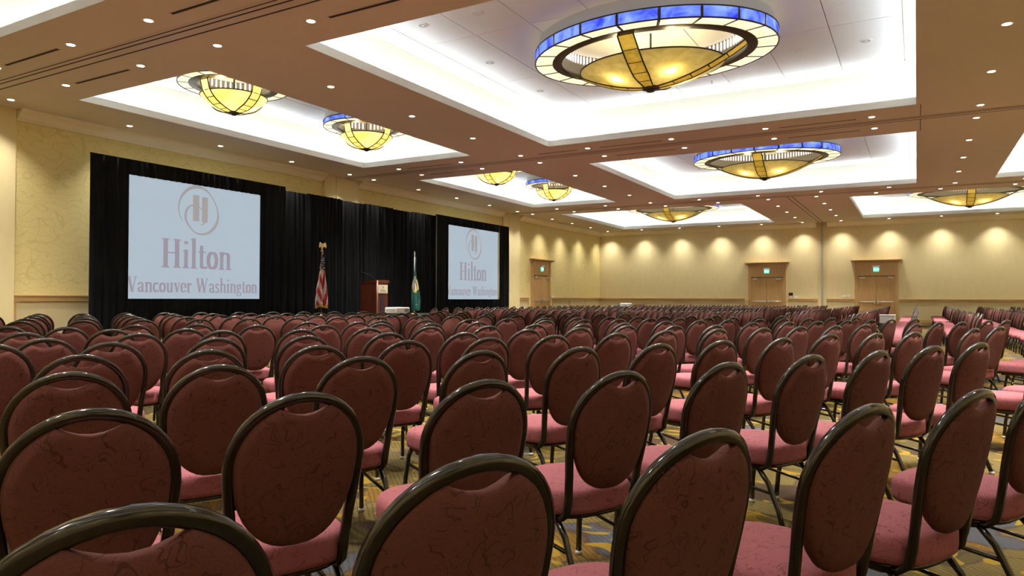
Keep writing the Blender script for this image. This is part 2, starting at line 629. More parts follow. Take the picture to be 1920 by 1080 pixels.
# thin seam along the ceiling beside the big coffers
struct(MB().box(0.08, 0.095, 17.75, 20.5, ZC - 0.003, ZC + 0.001).build('trim_5', M_SLOT), 'thin ceiling seam between two large coffers', 'trim')


# crown moulding: runs between the plain jamb panels
def crown_left(y0, y1, name, label):
    prof = [(0, 5.20), (0.05, 5.20), (0.07, 5.235), (0.10, 5.25), (0.15, 5.31), (0.22, 5.365), (0.27, 5.385), (0.28, 5.42), (0.28, ZC), (0, ZC)]
    r = [[(XL + d, y, z) for d, z in prof] for y in (y0, y1)]
    struct(MB().rings(r, smooth=False).build(name, M_CROWN), label, 'crown moulding')


def crown_far(x0, x1, name, label):
    prof = [(0, 5.20), (0.05, 5.20), (0.07, 5.235), (0.10, 5.25), (0.15, 5.31), (0.22, 5.365), (0.27, 5.385), (0.28, 5.42), (0.28, ZC), (0, ZC)]
    r = [[(x, YF - d, z) for d, z in prof] for x in (x0, x1)]
    struct(MB().rings(r, smooth=False).build(name, M_CROWN), label, 'crown moulding')


PIL = [(6.6, 8.32), (17.94, 19.63), (30.1, 31.8)]
crown_left(8.34, 17.92, 'trim_6', 'cream crown moulding above the large left screen')
crown_left(19.65, 30.08, 'trim_7', 'cream crown moulding above the middle of the black drapes')
crown_left(31.82, YF, 'trim_8', 'cream crown moulding above the door beside the second screen')
crown_left(YB, 6.58, 'trim_9', 'cream crown moulding at the near end of the left wall')
crown_far(XL, -4.85, 'trim_10', 'cream crown moulding on the far wall left of the grey post')
crown_far(-4.3, XR, 'trim_11', 'cream crown moulding on the far wall right of the grey post')

# jamb panels where the folding walls meet the left wall
for k, (a, b) in enumerate(PIL):
    wd = (b - a - 0.02) / 3
    o = None
    for i in range(3):
        y0 = a + i * (wd + 0.01)
        q = MB().box(XL, XL + (0.09 if i != 1 else 0.12), y0, y0 + wd, 0, ZC)
        if o is None:
            o = q.build('trim_%d' % (12 + k), M_WALLF)
            struct(o, ['flat wall jamb panel at the left edge of the picture', 'flat wall jamb panel above the middle drapes',
                       'flat wall jamb panel right of the second screen'][k], 'wall panel')
        else:
            q.build('jamb_panel', M_WALLF, o)

# chair rail and wainscot
def rail_left(y0, y1, k, label):
    o = struct(MB().box(XL, XL + 0.045, y0, y1, 1.085, 1.21).build('trim_%d' % k, M_RAIL), label, 'chair rail')
    MB().box(XL, XL + 0.06, y0, y1, 1.195, 1.225).build('rail_cap', M_RAIL, o)
    n = max(1, round((y1 - y0) / 2.2))
    st = (y1 - y0) / n
    for i in range(n + 1):
        yy = y0 + i * st
        MB().box(XL, XL + 0.03, max(y0, yy - 0.06), min(y1, yy + 0.06), 0.12, 1.085).build('stile', M_RAIL, o)
    for i in range(n):
        MB().box(XL, XL + 0.012, y0 + i * st + 0.06, y0 + (i + 1) * st - 0.06, 0.12, 1.085).build('wainscot_panel', M_WAINS, o)
    MB().box(XL, XL + 0.035, y0, y1, 0, 0.14).build('base_board', M_RAIL, o)


rail_left(8.34, 17.92, 15, 'oak chair rail and panels left of the large screen')
rail_left(19.65, 30.08, 16, 'oak chair rail behind the middle drapes')
rail_left(31.82, 32.9, 17, 'short oak chair rail between second screen and door')
rail_left(35.7, YF, 18, 'oak chair rail between left wall door and far corner')


def rail_far(x0, x1, k, label):
    o = struct(MB().box(x0, x1, YF - 0.045, YF, 1.085, 1.21).build('trim_%d' % k, M_RAIL), label, 'chair rail')
    MB().box(x0, x1, YF - 0.06, YF, 1.195, 1.225).build('rail_cap', M_RAIL, o)
    MB().box(x0, x1, YF - 0.014, YF, 0.14, 1.085).build('wainscot_panel', M_WAINS, o)
    MB().box(x0, x1, YF - 0.035, YF, 0, 0.14).build('base_board', M_RAIL, o)


rail_far(XL, -8.72, 19, 'oak chair rail from the left corner to the first far door')
rail_far(-6.32, -4.78, 20, 'oak chair rail between first far door and grey post')
rail_far(-4.32, -2.9, 21, 'oak chair rail between grey post and second far door')
rail_far(-0.8, XR, 22, 'oak chair rail right of the second far door')

# grey post on the far wall
po = struct(MB().box(-4.7, -4.42, YF - 0.05, YF, 0, ZC - 0.01).build('trim_23', M_WALLF), 'narrow grey folding-wall post on the far wall', 'wall post')
MB().box(-4.60, -4.50, YF - 0.09, YF - 0.05, 0, ZC - 0.02).build('post_channel', M_GREYPOST, po)

# ------------------------------------------------------------------ doors (local: wall plane y=0, facing -y, x across)
def letters_boxes(mb, text, x, z, h, y, th=0.004):
    """block capitals E X I T from bars"""
    wd, s = h * 0.6, h * 0.17
    for ch in text:
        if ch == 'E':
            mb.box(x, x + s, y - th, y, z, z + h)
            for q in (0, 0.415, 0.83):
                mb.box(x + s, x + wd, y - th, y, z + q * h, z + q * h + s)
        elif ch == 'I':
            mb.box(x + wd / 2 - s / 2, x + wd / 2 + s / 2, y - th, y, z, z + h)
        elif ch == 'T':
            mb.box(x, x + wd, y - th, y, z + h - s, z + h)
            mb.box(x + wd / 2 - s / 2, x + wd / 2 + s / 2, y - th, y, z, z + h - s)
        elif ch == 'X':
            for a, b in ((0, wd - s), (wd - s, 0)):
                vs = [(x + a, y, z), (x + a + s, y, z), (x + b + s, y, z + h), (x + b, y, z + h)]
                vs += [(p[0], y - th, p[2]) for p in vs]
                mb.add(vs, [(4, 5, 6, 7), (0, 1, 5, 4), (1, 2, 6, 5), (2, 3, 7, 6), (3, 0, 4, 7)])
        x += wd + h * 0.2


M_EXITG = mat('exit_sign_green', (0.08, 0.42, 0.34), 0.4, 0, 0.3, (0.12, 0.72, 0.58), 0.5)
M_EXITW = mat('exit_letter_white', (0.8, 0.85, 0.8), 0.4, 0, 0.3, (0.8, 1.0, 0.92), 0.8)


def door_pair(idx, loc, rz, wo, ho, hc, label, signlabel):
    """wo, ho: opening; hc: top of the casing"""
    d = empty('door_%d' % idx, loc, rz)
    struct(d, label, 'door')
    s = 0.15
    MB().box(-wo / 2 - s, -wo / 2, -0.09, 0, 0, hc).build('casing', M_OAK, d)
    MB().box(wo / 2, wo / 2 + s, -0.09, 0, 0, hc).build('casing', M_OAK, d)
    MB().box(-wo / 2, wo / 2, -0.07, 0, ho, hc).build('header_panel', M_OAK, d)
    MB().box(-wo / 2, wo / 2, -0.088, -0.07, ho, ho + 0.09).build('header_rail', M_OAK, d)
    co = MB()
    for i, (e, z0, z1) in enumerate(((0.05, hc - 0.07, hc - 0.03), (0.12, hc - 0.03, hc + 0.015), (0.19, hc + 0.015, hc + 0.05))):
        co.box(-wo / 2 - s - e, wo / 2 + s + e, -0.09 - e, 0, z0, z1)
    co.build('cornice', M_OAK, d)
    MB().box(-wo / 2, wo / 2, -0.015, -0.002, 0.0, ho).build('door_gap', M_DARKGAP, d)
    lw = wo / 2 - 0.012
    for sgn in (-1, 1):
        c = sgn * wo / 4
        leaf = MB().box(c - lw / 2, c + lw / 2, -0.05, -0.015, 0.01, ho - 0.035).build('door_leaf', M_OAK, d)
        st = 0.12
        fr = MB()
        x0, x1 = c - lw / 2, c + lw / 2
        for a, b, z0, z1 in ((x0, x0 + st, 0.01, ho - 0.035), (x1 - st, x1, 0.01, ho - 0.035), (x0 + st, x1 - st, ho - 0.17, ho - 0.035),
                             (x0 + st, x1 - st, 0.92, 1.16), (x0 + st, x1 - st, 0.01, 0.25)):
            fr.box(a, b, -0.062, -0.05, z0, z1)
        fr.build('leaf_frame', M_OAK, leaf)
        MB().tube([(x0 + 0.05, -0.115, 1.06), (x1 - 0.05, -0.115, 1.06)], 0.022, 0.03).build('panic_bar', M_CHROME, leaf)
        xe = x1 - 0.07 if sgn < 0 else x0 + 0.07
        MB().box(xe - 0.035, xe + 0.035, -0.135, -0.062, 0.97, 1.15).build('latch_box', M_CHROME, leaf)
        xc = x0 + 0.22 if sgn < 0 else x1 - 0.22
        cl = MB().box(xc - 0.13, xc + 0.13, -0.12, -0.062, ho - 0.14, ho - 0.075)
        cl.tube([(xc, -0.10, ho - 0.075), (xc + sgn * -0.1, -0.2, ho - 0.055), (xc, -0.075, ho - 0.03)], 0.012, sides=6)
        cl.build('door_closer', M_CHROME, leaf)
    # exit sign on the header
    zz = (ho + hc) / 2 - 0.02
    sgo = empty('exit_sign', d.matrix_basis @ Vector((0, -0.07, zz - 0.16)), rz)
    tag(sgo, signlabel, 'exit sign', 'exit signs over the doors')
    MB().box(-0.17, 0.17, -0.09, 0, 0.23, 0.32).build('sign_housing', M_WHITE, sgo)
    MB().box(-0.13, 0.13, -0.05, -0.02, 0.0, 0.23).build('sign_panel', M_EXITG, sgo)
    lt = MB()
    letters_boxes(lt, 'EXIT', -0.115, 0.07, 0.09, -0.051)
    lt.build('sign_lettering', M_EXITW, sgo)
    return d


def span_far(px0, px1, y=YF):
    return on_y(px0, 520, y).x, on_y(px1, 520, y).x


a, b = span_far(1408.5, 1468)
door_pair(2, ((a + b) / 2, YF, 0), 0, b - a, 2.46, 3.25, 'oak double doors with push bars at centre of far wall', 'green exit sign over the far doors left of the grey post')
D1X = (a + b) / 2
a, b = span_far(1608.5, 1678)
door_pair(3, ((a + b) / 2, YF, 0), 0, b - a, 2.47, 3.27, 'oak double doors with push bars right of the grey post', 'green exit sign over the far doors right of the grey post')
D2X = (a + b) / 2
a, b = on_x(998, 520, XL).y, on_x(1028, 520, XL).y
door_pair(1, (XL, (a + b) / 2, 0), R(90), b - a, 2.43, 3.25, 'oak doors in the left wall beside the second screen', 'green exit sign over the door beside the second screen')

# small wall plates
def plate(name, p, w, h, m, label, cat, wall):
    if wall == 'far':
        o = MB().box(-w / 2, w / 2, -0.025, 0, -h / 2, h / 2)
        o.box(-w * 0.3, w * 0.3, -0.032, -0.025, -h * 0.3, h * 0.3)
        ob = o.build(name, m, None, (p.x, YF, p.z))
    else:
        o = MB().box(0, 0.025, -w / 2, w / 2, -h / 2, h / 2)
        o.box(0.025, 0.032, -w * 0.3, w * 0.3, -h * 0.3, h * 0.3)
        ob = o.build(name, m, None, (XL, p.y, p.z))
    tag(ob, label, cat)


plate('wall_sign', on_y(1483, 551.5, YF), 0.22, 0.16, M_BLACK, 'small dark room plaque beside the first far doors', 'sign', 'far')
plate('light_switch', on_y(1483, 556.5, YF), 0.10, 0.12, M_WHITE, 'white light switch under the dark plaque', 'switch', 'far')
plate('thermostat', on_y(1493, 557, YF), 0.22, 0.15, M_WHITE, 'white wall controls right of the dark plaque', 'control', 'far')
plate('light_switch', on_y(1583, 555.5, YF), 0.14, 0.10, M_WHITE, 'white wall plate left of the second far doors', 'switch', 'far')
plate('light_switch', on_y(1591, 555.5, YF), 0.14, 0.10, M_WHITE, 'white wall plate nearest the second far doors', 'switch', 'far')
plate('light_switch', on_x(1036, 556, XL), 0.40, 0.12, M_WHITE, 'row of white switches right of left wall door', 'switch', 'left')
plate('fire_strobe', on_x(1033.5, 524, XL), 0.16, 0.14, M_WHITE, 'small white strobe high beside the left wall door', 'alarm', 'left')

# ------------------------------------------------------------------ recessed downlights
SEC = [(-3.9, -1.25, 1.4, 4.05, 6.64), (7.88, 10.55, 13.2, 15.82, 18.44), (19.69, 22.34, 25.0, 27.67, 30.3), (31.66, 34.12, 36.65, 39.28, 42.0)]
DL = []   # x, y, line key, label stem


def dl_line(pts, stem):
    pts = [p for p in pts]
    n = 0
    for p in pts:
        q = project((p[0], p[1], ZC))
        vis = q and -5 < q[0] < 1925 and -5 < q[1] < 1080
        if vis:
            n += 1
            DL.append((p[0], p[1], 'round recessed downlight, %s %s' % (ordw(n), stem)))
        else:
            DL.append((p[0], p[1], 'recessed ceiling downlight overhead or to the right, outside the picture'))


dl_line([(-17.02, y) for s in SEC for y in s if abs(y - 31.66) > 0.1], 'from the camera in the line along the left wall')
ROWX = [-14.87, -12.4, -10.26, -8.09, -5.67, -3.27, -0.9, 1.22, 3.3, 5.7, 8.0]
for y, nm in ((6.64, 'in the row before the nearest track'), (7.88, 'in the row behind the nearest track'), (18.44, 'in the row before the middle track'),
              (19.69, 'in the row behind the middle track'), (30.3, 'in the row before the far track')):
    dl_line([(x, y) for x in ROWX], 'from the left ' + nm)
dl_line([(x, 31.66) for x in (-16.9, -14.6, -12.3, -10.0, -7.62, -5.5, -3.6, -1.4, 0.8, 3.15, 5.6, 8.0)], 'from the left in the row behind the far track')
dl_line([(x, 42.0) for x in (-14.77, -12.4, -10.05, -7.67, -5.5, -3.55, -1.25, 1.1, 3.45, 5.8, 8.0)], 'from the left in the row along the far wall')
dl_line([(-10.26, y) for s in SEC[1:3] for y in s[1:4]], 'from the camera in the line left of the large coffers')
dl_line([(1.22, y) for s in SEC[1:3] for y in s[1:4]], 'from the camera in the line right of the large coffers')
for xx, nm in ((-5.5, 'left'), (-3.55, 'right')):
    dl_line([(xx, y) for y in SEC[3][1:4]], 'from the camera in the line %s of the ceiling track' % nm)
    dl_line([(xx, y) for y in SEC[0][1:4]], 'from the near %s ceiling line' % nm)
dl_line([(8.0, y) for s in SEC for y in s[1:4]], 'from the camera in the line along the right wall')
dl_line([(x, -3.95) for x in (-14.8, -12.4, -10.05, -7.67, -3.55, -1.25, 1.1, 3.45, 5.8)], 'from the left behind the camera')

me_trim = MB().lathe([(0.062, 0.0), (0.085, -0.006), (0.092, 0.0), (0.092, 0.006)], 18).mesh('downlight_trim', M_TRIMRING)
me_lens = MB().lathe([(0.0005, -0.004), (0.04, -0.0042), (0.063, -0.003)], 18).mesh('downlight_lens', M_LENS)
spot = bpy.data.lights.new('downlight_lamp', 'SPOT')
spot.energy = SPOT_W
spot.color = SPOT_COL
spot.spot_size = R(100)
spot.spot_blend = 1.0
spot.shadow_soft_size = 0.07
spot_wall = spot.copy()      # the lamps washing the walls are dimmed
spot_wall.energy = SPOT_W * 0.36
for x, y, lb in DL:
    e = empty('recessed_downlight', (x, y, ZC))
    tag(e, lb, 'downlight', 'recessed ceiling downlights')
    link('trim_ring', me_trim, e)
    link('lens', me_lens, e)
    s = bpy.data.objects.new('downlight_lamp', spot_wall if (y > 41.5 or x < -16.5) else spot)
    COL.objects.link(s)
    s.parent = e
    s.location = (0, 0, -0.02)

# slot diffusers (air slots) along the tracks
SLOTX = [(-14.55, -12.8), (-9.7, -7.95 - 0.8), (-7.75, -5.95), (-2.93, -1.23), (2.0, 3.0)]
SL = []
for ty, nm in ((7.2, 'nearest'), (19.05, 'middle'), (30.97, 'far')):
    for side, dy in (('before', -0.56), ('behind', 0.70)):
        for k, (a, b) in enumerate([(-14.55, -12.8), (-9.7, -8.45), (-7.73, -5.95), (-2.93, -1.23), (3.5, 5.2)]):
            if nm == 'far' and side == 'behind':
                continue
            if k == 1 and side == 'behind':
                continue
            if k == 2 and (side == 'before' and ty < 8):
                continue
            p0, p1 = project((a, ty + dy, ZC)), project((b, ty + dy, ZC))
            if not p0 or not p1 or p1[0] < 0 or p0[0] > 1920 or max(p0[1], p1[1]) < 0:
                continue
            o = MB().box(a, b, ty + dy - 0.032, ty + dy + 0.032, ZC - 0.004, ZC + 0.001).build('air_slot', M_SLOT)
            tag(o, 'dark ceiling air slot %s the %s track, slot %s of the row' % (side, nm, ordw(k + 1)), 'air vent', 'ceiling air slots')
            MB().box(a - 0.02, b + 0.02, ty + dy - 0.05, ty + dy - 0.032, ZC - 0.007, ZC + 0.001).build('slot_flange', M_TRACK, o)
            MB().box(a - 0.02, b + 0.02, ty + dy + 0.032, ty + dy + 0.05, ZC - 0.007, ZC + 0.001).build('slot_flange', M_TRACK, o)

# round ceiling speakers and sprinklers in the large coffer panels
me_spk = MB().lathe([(0.0005, -0.012), (0.09, -0.012), (0.115, -0.006), (0.12, 0.0)], 20).mesh('grille', M_PANEL)
me_spkd = MB().lathe([(0.03, -0.0135), (0.085, -0.0135)], 20).mesh('grille_mesh', mat('grille_grey', (0.45, 0.45, 0.46), 0.6))
spots = [((793, 47), 'near the left corner of the large coffer'), ((918, 117), 'left of the largest chandelier'),
         ((1013, 170), 'below left of the largest chandelier'), ((895, 23), 'high left of the largest chandelier'),
         ((1624, 76), 'in the right corner of the large coffer'), ((1502, 95), 'right of the largest chandelier')]
for k, (p, nm) in enumerate(spots):
    q = on_z(p[0], p[1], ZT - 0.02)
    e = empty('ceiling_speaker', (q.x, q.y, ZT - 0.02))
    tag(e, 'round white ceiling speaker ' + nm, 'speaker', 'coffer ceiling speakers')
    link('rim', me_spk, e)
    if k not in (3, 5):
        link('grille', me_spkd, e)
for p, nm in (((1335, 155), 'below right of the largest chandelier'),):
    q = on_z(p[0], p[1], ZT - 0.06)
    o = MB().lathe([(0.0005, -0.07), (0.03, -0.07), (0.012, -0.06), (0.012, -0.02), (0.035, -0.005), (0.035, 0.0)], 12).build('sprinkler', M_WHITE, None, (q.x, q.y, ZT - 0.02))
    tag(o, 'small white sprinkler head ' + nm, 'sprinkler')


# ------------------------------------------------------------------ chandeliers (origin on the coffer top)
def arc_panel(r0, z0, r1, z1, a0, a1, n=5, th=0.0):
    vs, fs = [], []
    for i in range(n + 1):
        a = a0 + (a1 - a0) * i / n
        for r, z in ((r0, z0), (r1, z1)):
            vs.append((r * math.cos(a), r * math.sin(a), z))
    for i in range(n):
        fs.append((2 * i, 2 * i + 2, 2 * i + 3, 2 * i + 1))
    return vs, fs


def chandelier(loc, big, rz, label, group):
    ch = empty('chandelier', loc, rz)
    tag(ch, label, 'chandelier', group)
    if big:
        ch.scale = (1, 0.765, 1)
        Ro, Ri, Rm, Rb, zr, zf, N, bh = 2.36, 1.99, 1.82, 1.42, 5.93 - ZT, 5.33 - ZT, 20, 0.21
    else:
        Ro, Ri, Rm, Rb, zr, zf, N, bh = 1.2, 0.96, 0.80, 0.73, 6.04 - ZT, 5.46 - ZT, 14, 0.13
    top = 0.0 - 0.02

    def prof(r):
        if big:
            return zf + (zr - zf) * (r / Rm) ** 1.9
        q = min(1, r / 0.8)
        return zf + (zr - zf) * (1 - math.sqrt(max(0, 1 - q * q)))

    # drum
    dm = MB().lathe([(Ro * 0.965, zr + bh), (Ro * 0.965, top)], 64)
    dm.build('drum', M_DRUM, ch)
    MB().lathe([(Rm, zr + 0.01), (Rm, top)], 64).build('inner_drum', M_INDRUM, ch)
    # bulbs glowing in a row inside the drum
    bd = MB()
    nb = 110 if big else 44
    for i in range(nb):
        a = 2 * PI * i / nb
        c = (Rm - 0.02) * math.cos(a), (Rm - 0.02) * math.sin(a)
        bd.lathe([(0.0, 0.19), (0.018, 0.17), (0.018, 0.02), (0.0, 0.0)], 6, 0, (c[0], c[1], top - 0.20))
    bd.build('lamp_row', M_BEADS, ch)
    # ring glass
    da = 2 * PI / N
    for i in range(N):
        a0, a1 = i * da + 0.012, (i + 1) * da - 0.012
        mb = MB()
        mb.add(*arc_panel(Ro, zr + 0.005, Ro, zr + bh, a0, a1), smooth=True)
        mb.build('blue_pane', G_BLUE, ch)
        mb = MB()
        mb.add(*arc_panel(Ri, zr, Ro, zr, a0, a1), smooth=True)
        mb.build('cream_pane', G_CREAM, ch)
    ld = MB()
    for i in range(N):
        a = i * da
        c, s = math.cos(a), math.sin(a)
        ld.tube([(Ri * c, Ri * s, zr), (Ro * c, Ro * s, zr), (Ro * c, Ro * s, zr + bh)], 0.011, sides=4, mi=0)
    for r, z, q in ((Ro, zr, 0.014), (Ro, zr + bh, 0.014), (Ri, zr, 0.012)):
        ld.tube([(r * math.cos(2 * PI * k / 64), r * math.sin(2 * PI * k / 64), z) for k in range(64)], q, sides=5, closed=True)
    ld.build('lead_came', M_BRONZE, ch)
    ir = MB().lathe([(Ri, zr - 0.004), (Rm, zr - 0.03), (Rm - 0.02, zr - 0.02), (Rm - 0.02, zr + 0.03), (Ri, zr + 0.01)], 64)
    ir.build('inner_ring', M_BRONZE, ch)
    # dish in four panels between straps
    nseg = 10
    for k in range(4):
        a0, a1 = k * PI / 2 + 0.02, (k + 1) * PI / 2 - 0.02
        vs, fs = [], []
        for i in range(nseg + 1):
            a = a0 + (a1 - a0) * i / nseg
            for j in range(9):
                r = Rb * (0.05 + 0.95 * j / 8)
                vs.append((r * math.cos(a), r * math.sin(a), prof(r)))
        for i in range(nseg):
            for j in range(8):
                fs.append((i * 9 + j, (i + 1) * 9 + j, (i + 1) * 9 + j + 1, i * 9 + j + 1))
        mb = MB()
        mb.add(vs, fs, 0, True)
        mb.build('dish_pane', G_DISH if big else G_BOWL, ch)
    mb = MB().tube([(Rb * math.cos(2 * PI * k / 48), Rb * math.sin(2 * PI * k / 48), prof(Rb)) for k in range(48)], 0.014, sides=5, closed=True)
    mb.build('dish_rim', M_BRONZE, ch)
    # straps
    hw = 0.15 if big else 0.12
    nst = 5 if big else 4
    for k in range(4):
        a = k * PI / 2
        ca, sa = math.cos(a), math.sin(a)

        def P(r, u, dz):
            return (r * ca - u * sa, r * sa + u * ca, prof(r) + dz)
        st = None
        ed = MB()
        for sgn in (-1, 1):
            ed.tube([P(0.08 + (Rm - 0.08) * i / 14, sgn * hw * (0.55 + 0.45 * min(1, i / 5)), -0.02) for i in range(15)], 0.013, sides=5)
        for i in range(nst + 1):
            r = 0.12 + (Rm - 0.12) * i / nst
            ed.tube([P(r, -hw, -0.02), P(r, hw, -0.02)], 0.009, sides=4)
        st = ed.build('strap', M_BRONZE, ch)
        for i in range(nst):
            r0, r1 = 0.12 + (Rm - 0.12) * i / nst, 0.12 + (Rm - 0.12) * (i + 1) / nst
            vs, fs = [], []
            for j in range(4):
                r = r0 + (r1 - r0) * j / 3
                w_ = hw * (0.55 + 0.45 * min(1, (r - 0.08) / (Rm * 0.36)))
                vs += [P(r, -w_, -0.02), P(r, w_, -0.02)]
            for j in range(3):
                fs.append((2 * j, 2 * j + 1, 2 * j + 3, 2 * j + 2))
            mb = MB()
            mb.add(vs, fs, 0, True)
            mb.build('amber_pane', G_AMBER if big else G_BOWL, st)
    fs_ = 1.5 if big else 1.1
    MB().lathe([(r_ * fs_, zf + (z_) * fs_) for r_, z_ in ((0.0, -0.075), (0.05, -0.065), (0.06, -0.045), (0.11, -0.035), (0.12, -0.01), (0.09, 0.02), (0.0, 0.03))], 8, smooth=False).build('finial', M_BRONZE, ch)
    MB().tube([(0, 0, zf + 0.02), (0, 0, top)], 0.02, sides=6).build('stem', M_BRONZE, ch)
    # bulbs
    nbl = 4 if big else 2
    rb = Rb * 0.52 if big else 0.28
    for k in range(nbl):
        a = PI / 4 + k * 2 * PI / nbl
        c = (rb * math.cos(a), rb * math.sin(a), prof(rb) + (0.10 if big else 0.2))
        MB().lathe([(0.0, -0.05), (0.03, -0.035), (0.04, 0.0), (0.03, 0.035), (0.0, 0.05)], 10, 0, c).build('bulb', M_BULB, ch)
        L = bpy.data.lights.new('bulb_lamp', 'POINT')
        L.energy = BULB_W if big else BULB_W * 1.2
        L.color = (1.0, 0.82, 0.50)
        L.shadow_soft_size = 0.05
        lo = bpy.data.objects.new('bulb_lamp', L)
        COL.objects.link(lo)
        lo.parent = ch
        lo.location = c
    return ch


GB, GS = 'wide ring chandeliers in the large coffers', 'small bowl chandeliers in the narrow coffers'
chandelier((-4.5, 13.3, ZT), True, 0, 'largest stained glass ring chandelier with blue rim, nearest the camera', GB)
chandelier((-4.48, 25.12, ZT), True, 0, 'blue rimmed ring chandelier second in line behind the largest one', GB)
chandelier((-11.2, 36.8, ZT), True, 0, 'ring chandelier in the far left coffer', GB)
chandelier((2.02, 36.8, ZT), True, 0, 'ring chandelier at the right edge by the far wall', GB)
chandelier((2.02, 1.5, ZT), True, 0, 'ring chandelier above the camera, outside the picture to the right', GB)
chandelier((-11.2, 1.5, ZT), True, 0, 'ring chandelier outside the picture above the nearest left chairs', GB)
chandelier((-13.66, 10.95, ZT), False, 0, 'yellow bowl chandelier at the left, nearest the left screen', GS)
chandelier((-13.66, 15.48, ZT), False, 0, 'yellow bowl chandelier second from the left with a blue rim', GS)
chandelier((-13.6, 22.6, ZT), False, 0, 'yellow bowl chandelier in the far narrow coffer, left one', GS)
chandelier((-13.6, 27.4, ZT), False, 0, 'yellow bowl chandelier in the far narrow coffer, right one', GS)


# ------------------------------------------------------------------ drapes and screens
def curtain(mb, p0, p1, z0, z1, n_per_m=30, amp=0.035, seed=1, mi=0, nz=7):
    rnd = random.Random(seed)
    p0, p1 = Vector(p0), Vector(p1)
    L = (p1 - p0).length
    d = (p1 - p0) / L
    nrm = Vector((d.y, -d.x))
    n = max(4, int(L * n_per_m))
    ph = [rnd.uniform(0, 6.28) for _ in range(4)]
    wl = [rnd.uniform(0.16, 0.22), rnd.uniform(0.30, 0.42), 0.75, 0.11]
    vs, fs = [], []
    for j in range(nz + 1):
        v = j / nz
        z = z0 + (z1 - z0) * v
        for i in range(n + 1):
            s = L * i / n
            k = amp * (0.55 * math.sin(s * 6.283 / wl[0] + ph[0] + 0.4 * math.sin(v * 2 + s)) + 0.4 * math.sin(s * 6.283 / wl[1] + ph[1] + v * 0.6)
                       + 0.25 * math.sin(s * 6.283 / wl[3] + ph[3])) * (1.15 - 0.35 * v)
            q = p0 + d * s + nrm * k
            vs.append((q.x, q.y, z))
    w_ = n + 1
    for j in range(nz):
        for i in range(n):
            fs.append((j * w_ + i, j * w_ + i + 1, (j + 1) * w_ + i + 1, (j + 1) * w_ + i))
    mb.add(vs, fs, mi, True)
    return mb


M_SCREEN = mat('projected_screen', (0.12, 0.12, 0.12), 0.9, 0, 0.05, (0.147, 0.182, 0.214), 1.0)
M_INK = mat('projected_mauve', (0.12, 0.11, 0.11), 0.9, 0, 0.05, (0.108, 0.097, 0.119), 1.0)
M_INK2 = mat('projected_tan', (0.12, 0.11, 0.11), 0.9, 0, 0.05, (0.122, 0.116, 0.118), 1.0)


def hull(pts):
    pts = sorted(set(pts))
    def half(ps):
        h = []
        for p in ps:
            while len(h) >= 2 and (h[-1][0] - h[-2][0]) * (p[1] - h[-2][1]) - (h[-1][1] - h[-2][1]) * (p[0] - h[-2][0]) <= 1e-12:
                h.pop()
            h.append(p)
        return h
    a, b = half(pts), half(pts[::-1])
    return a[:-1] + b[:-1]


def arc(cx, cy, rx, ry, a0, a1, n=14):
    return [(cx + rx * math.cos(R(a0 + (a1 - a0) * i / n)), cy + ry * math.sin(R(a0 + (a1 - a0) * i / n))) for i in range(n + 1)]


XH = 0.64
# glyphs: (advance, [(polyline, nib width, nib height)], serifs [(x0, x1, y)])
B, T = 0.125, 0.045


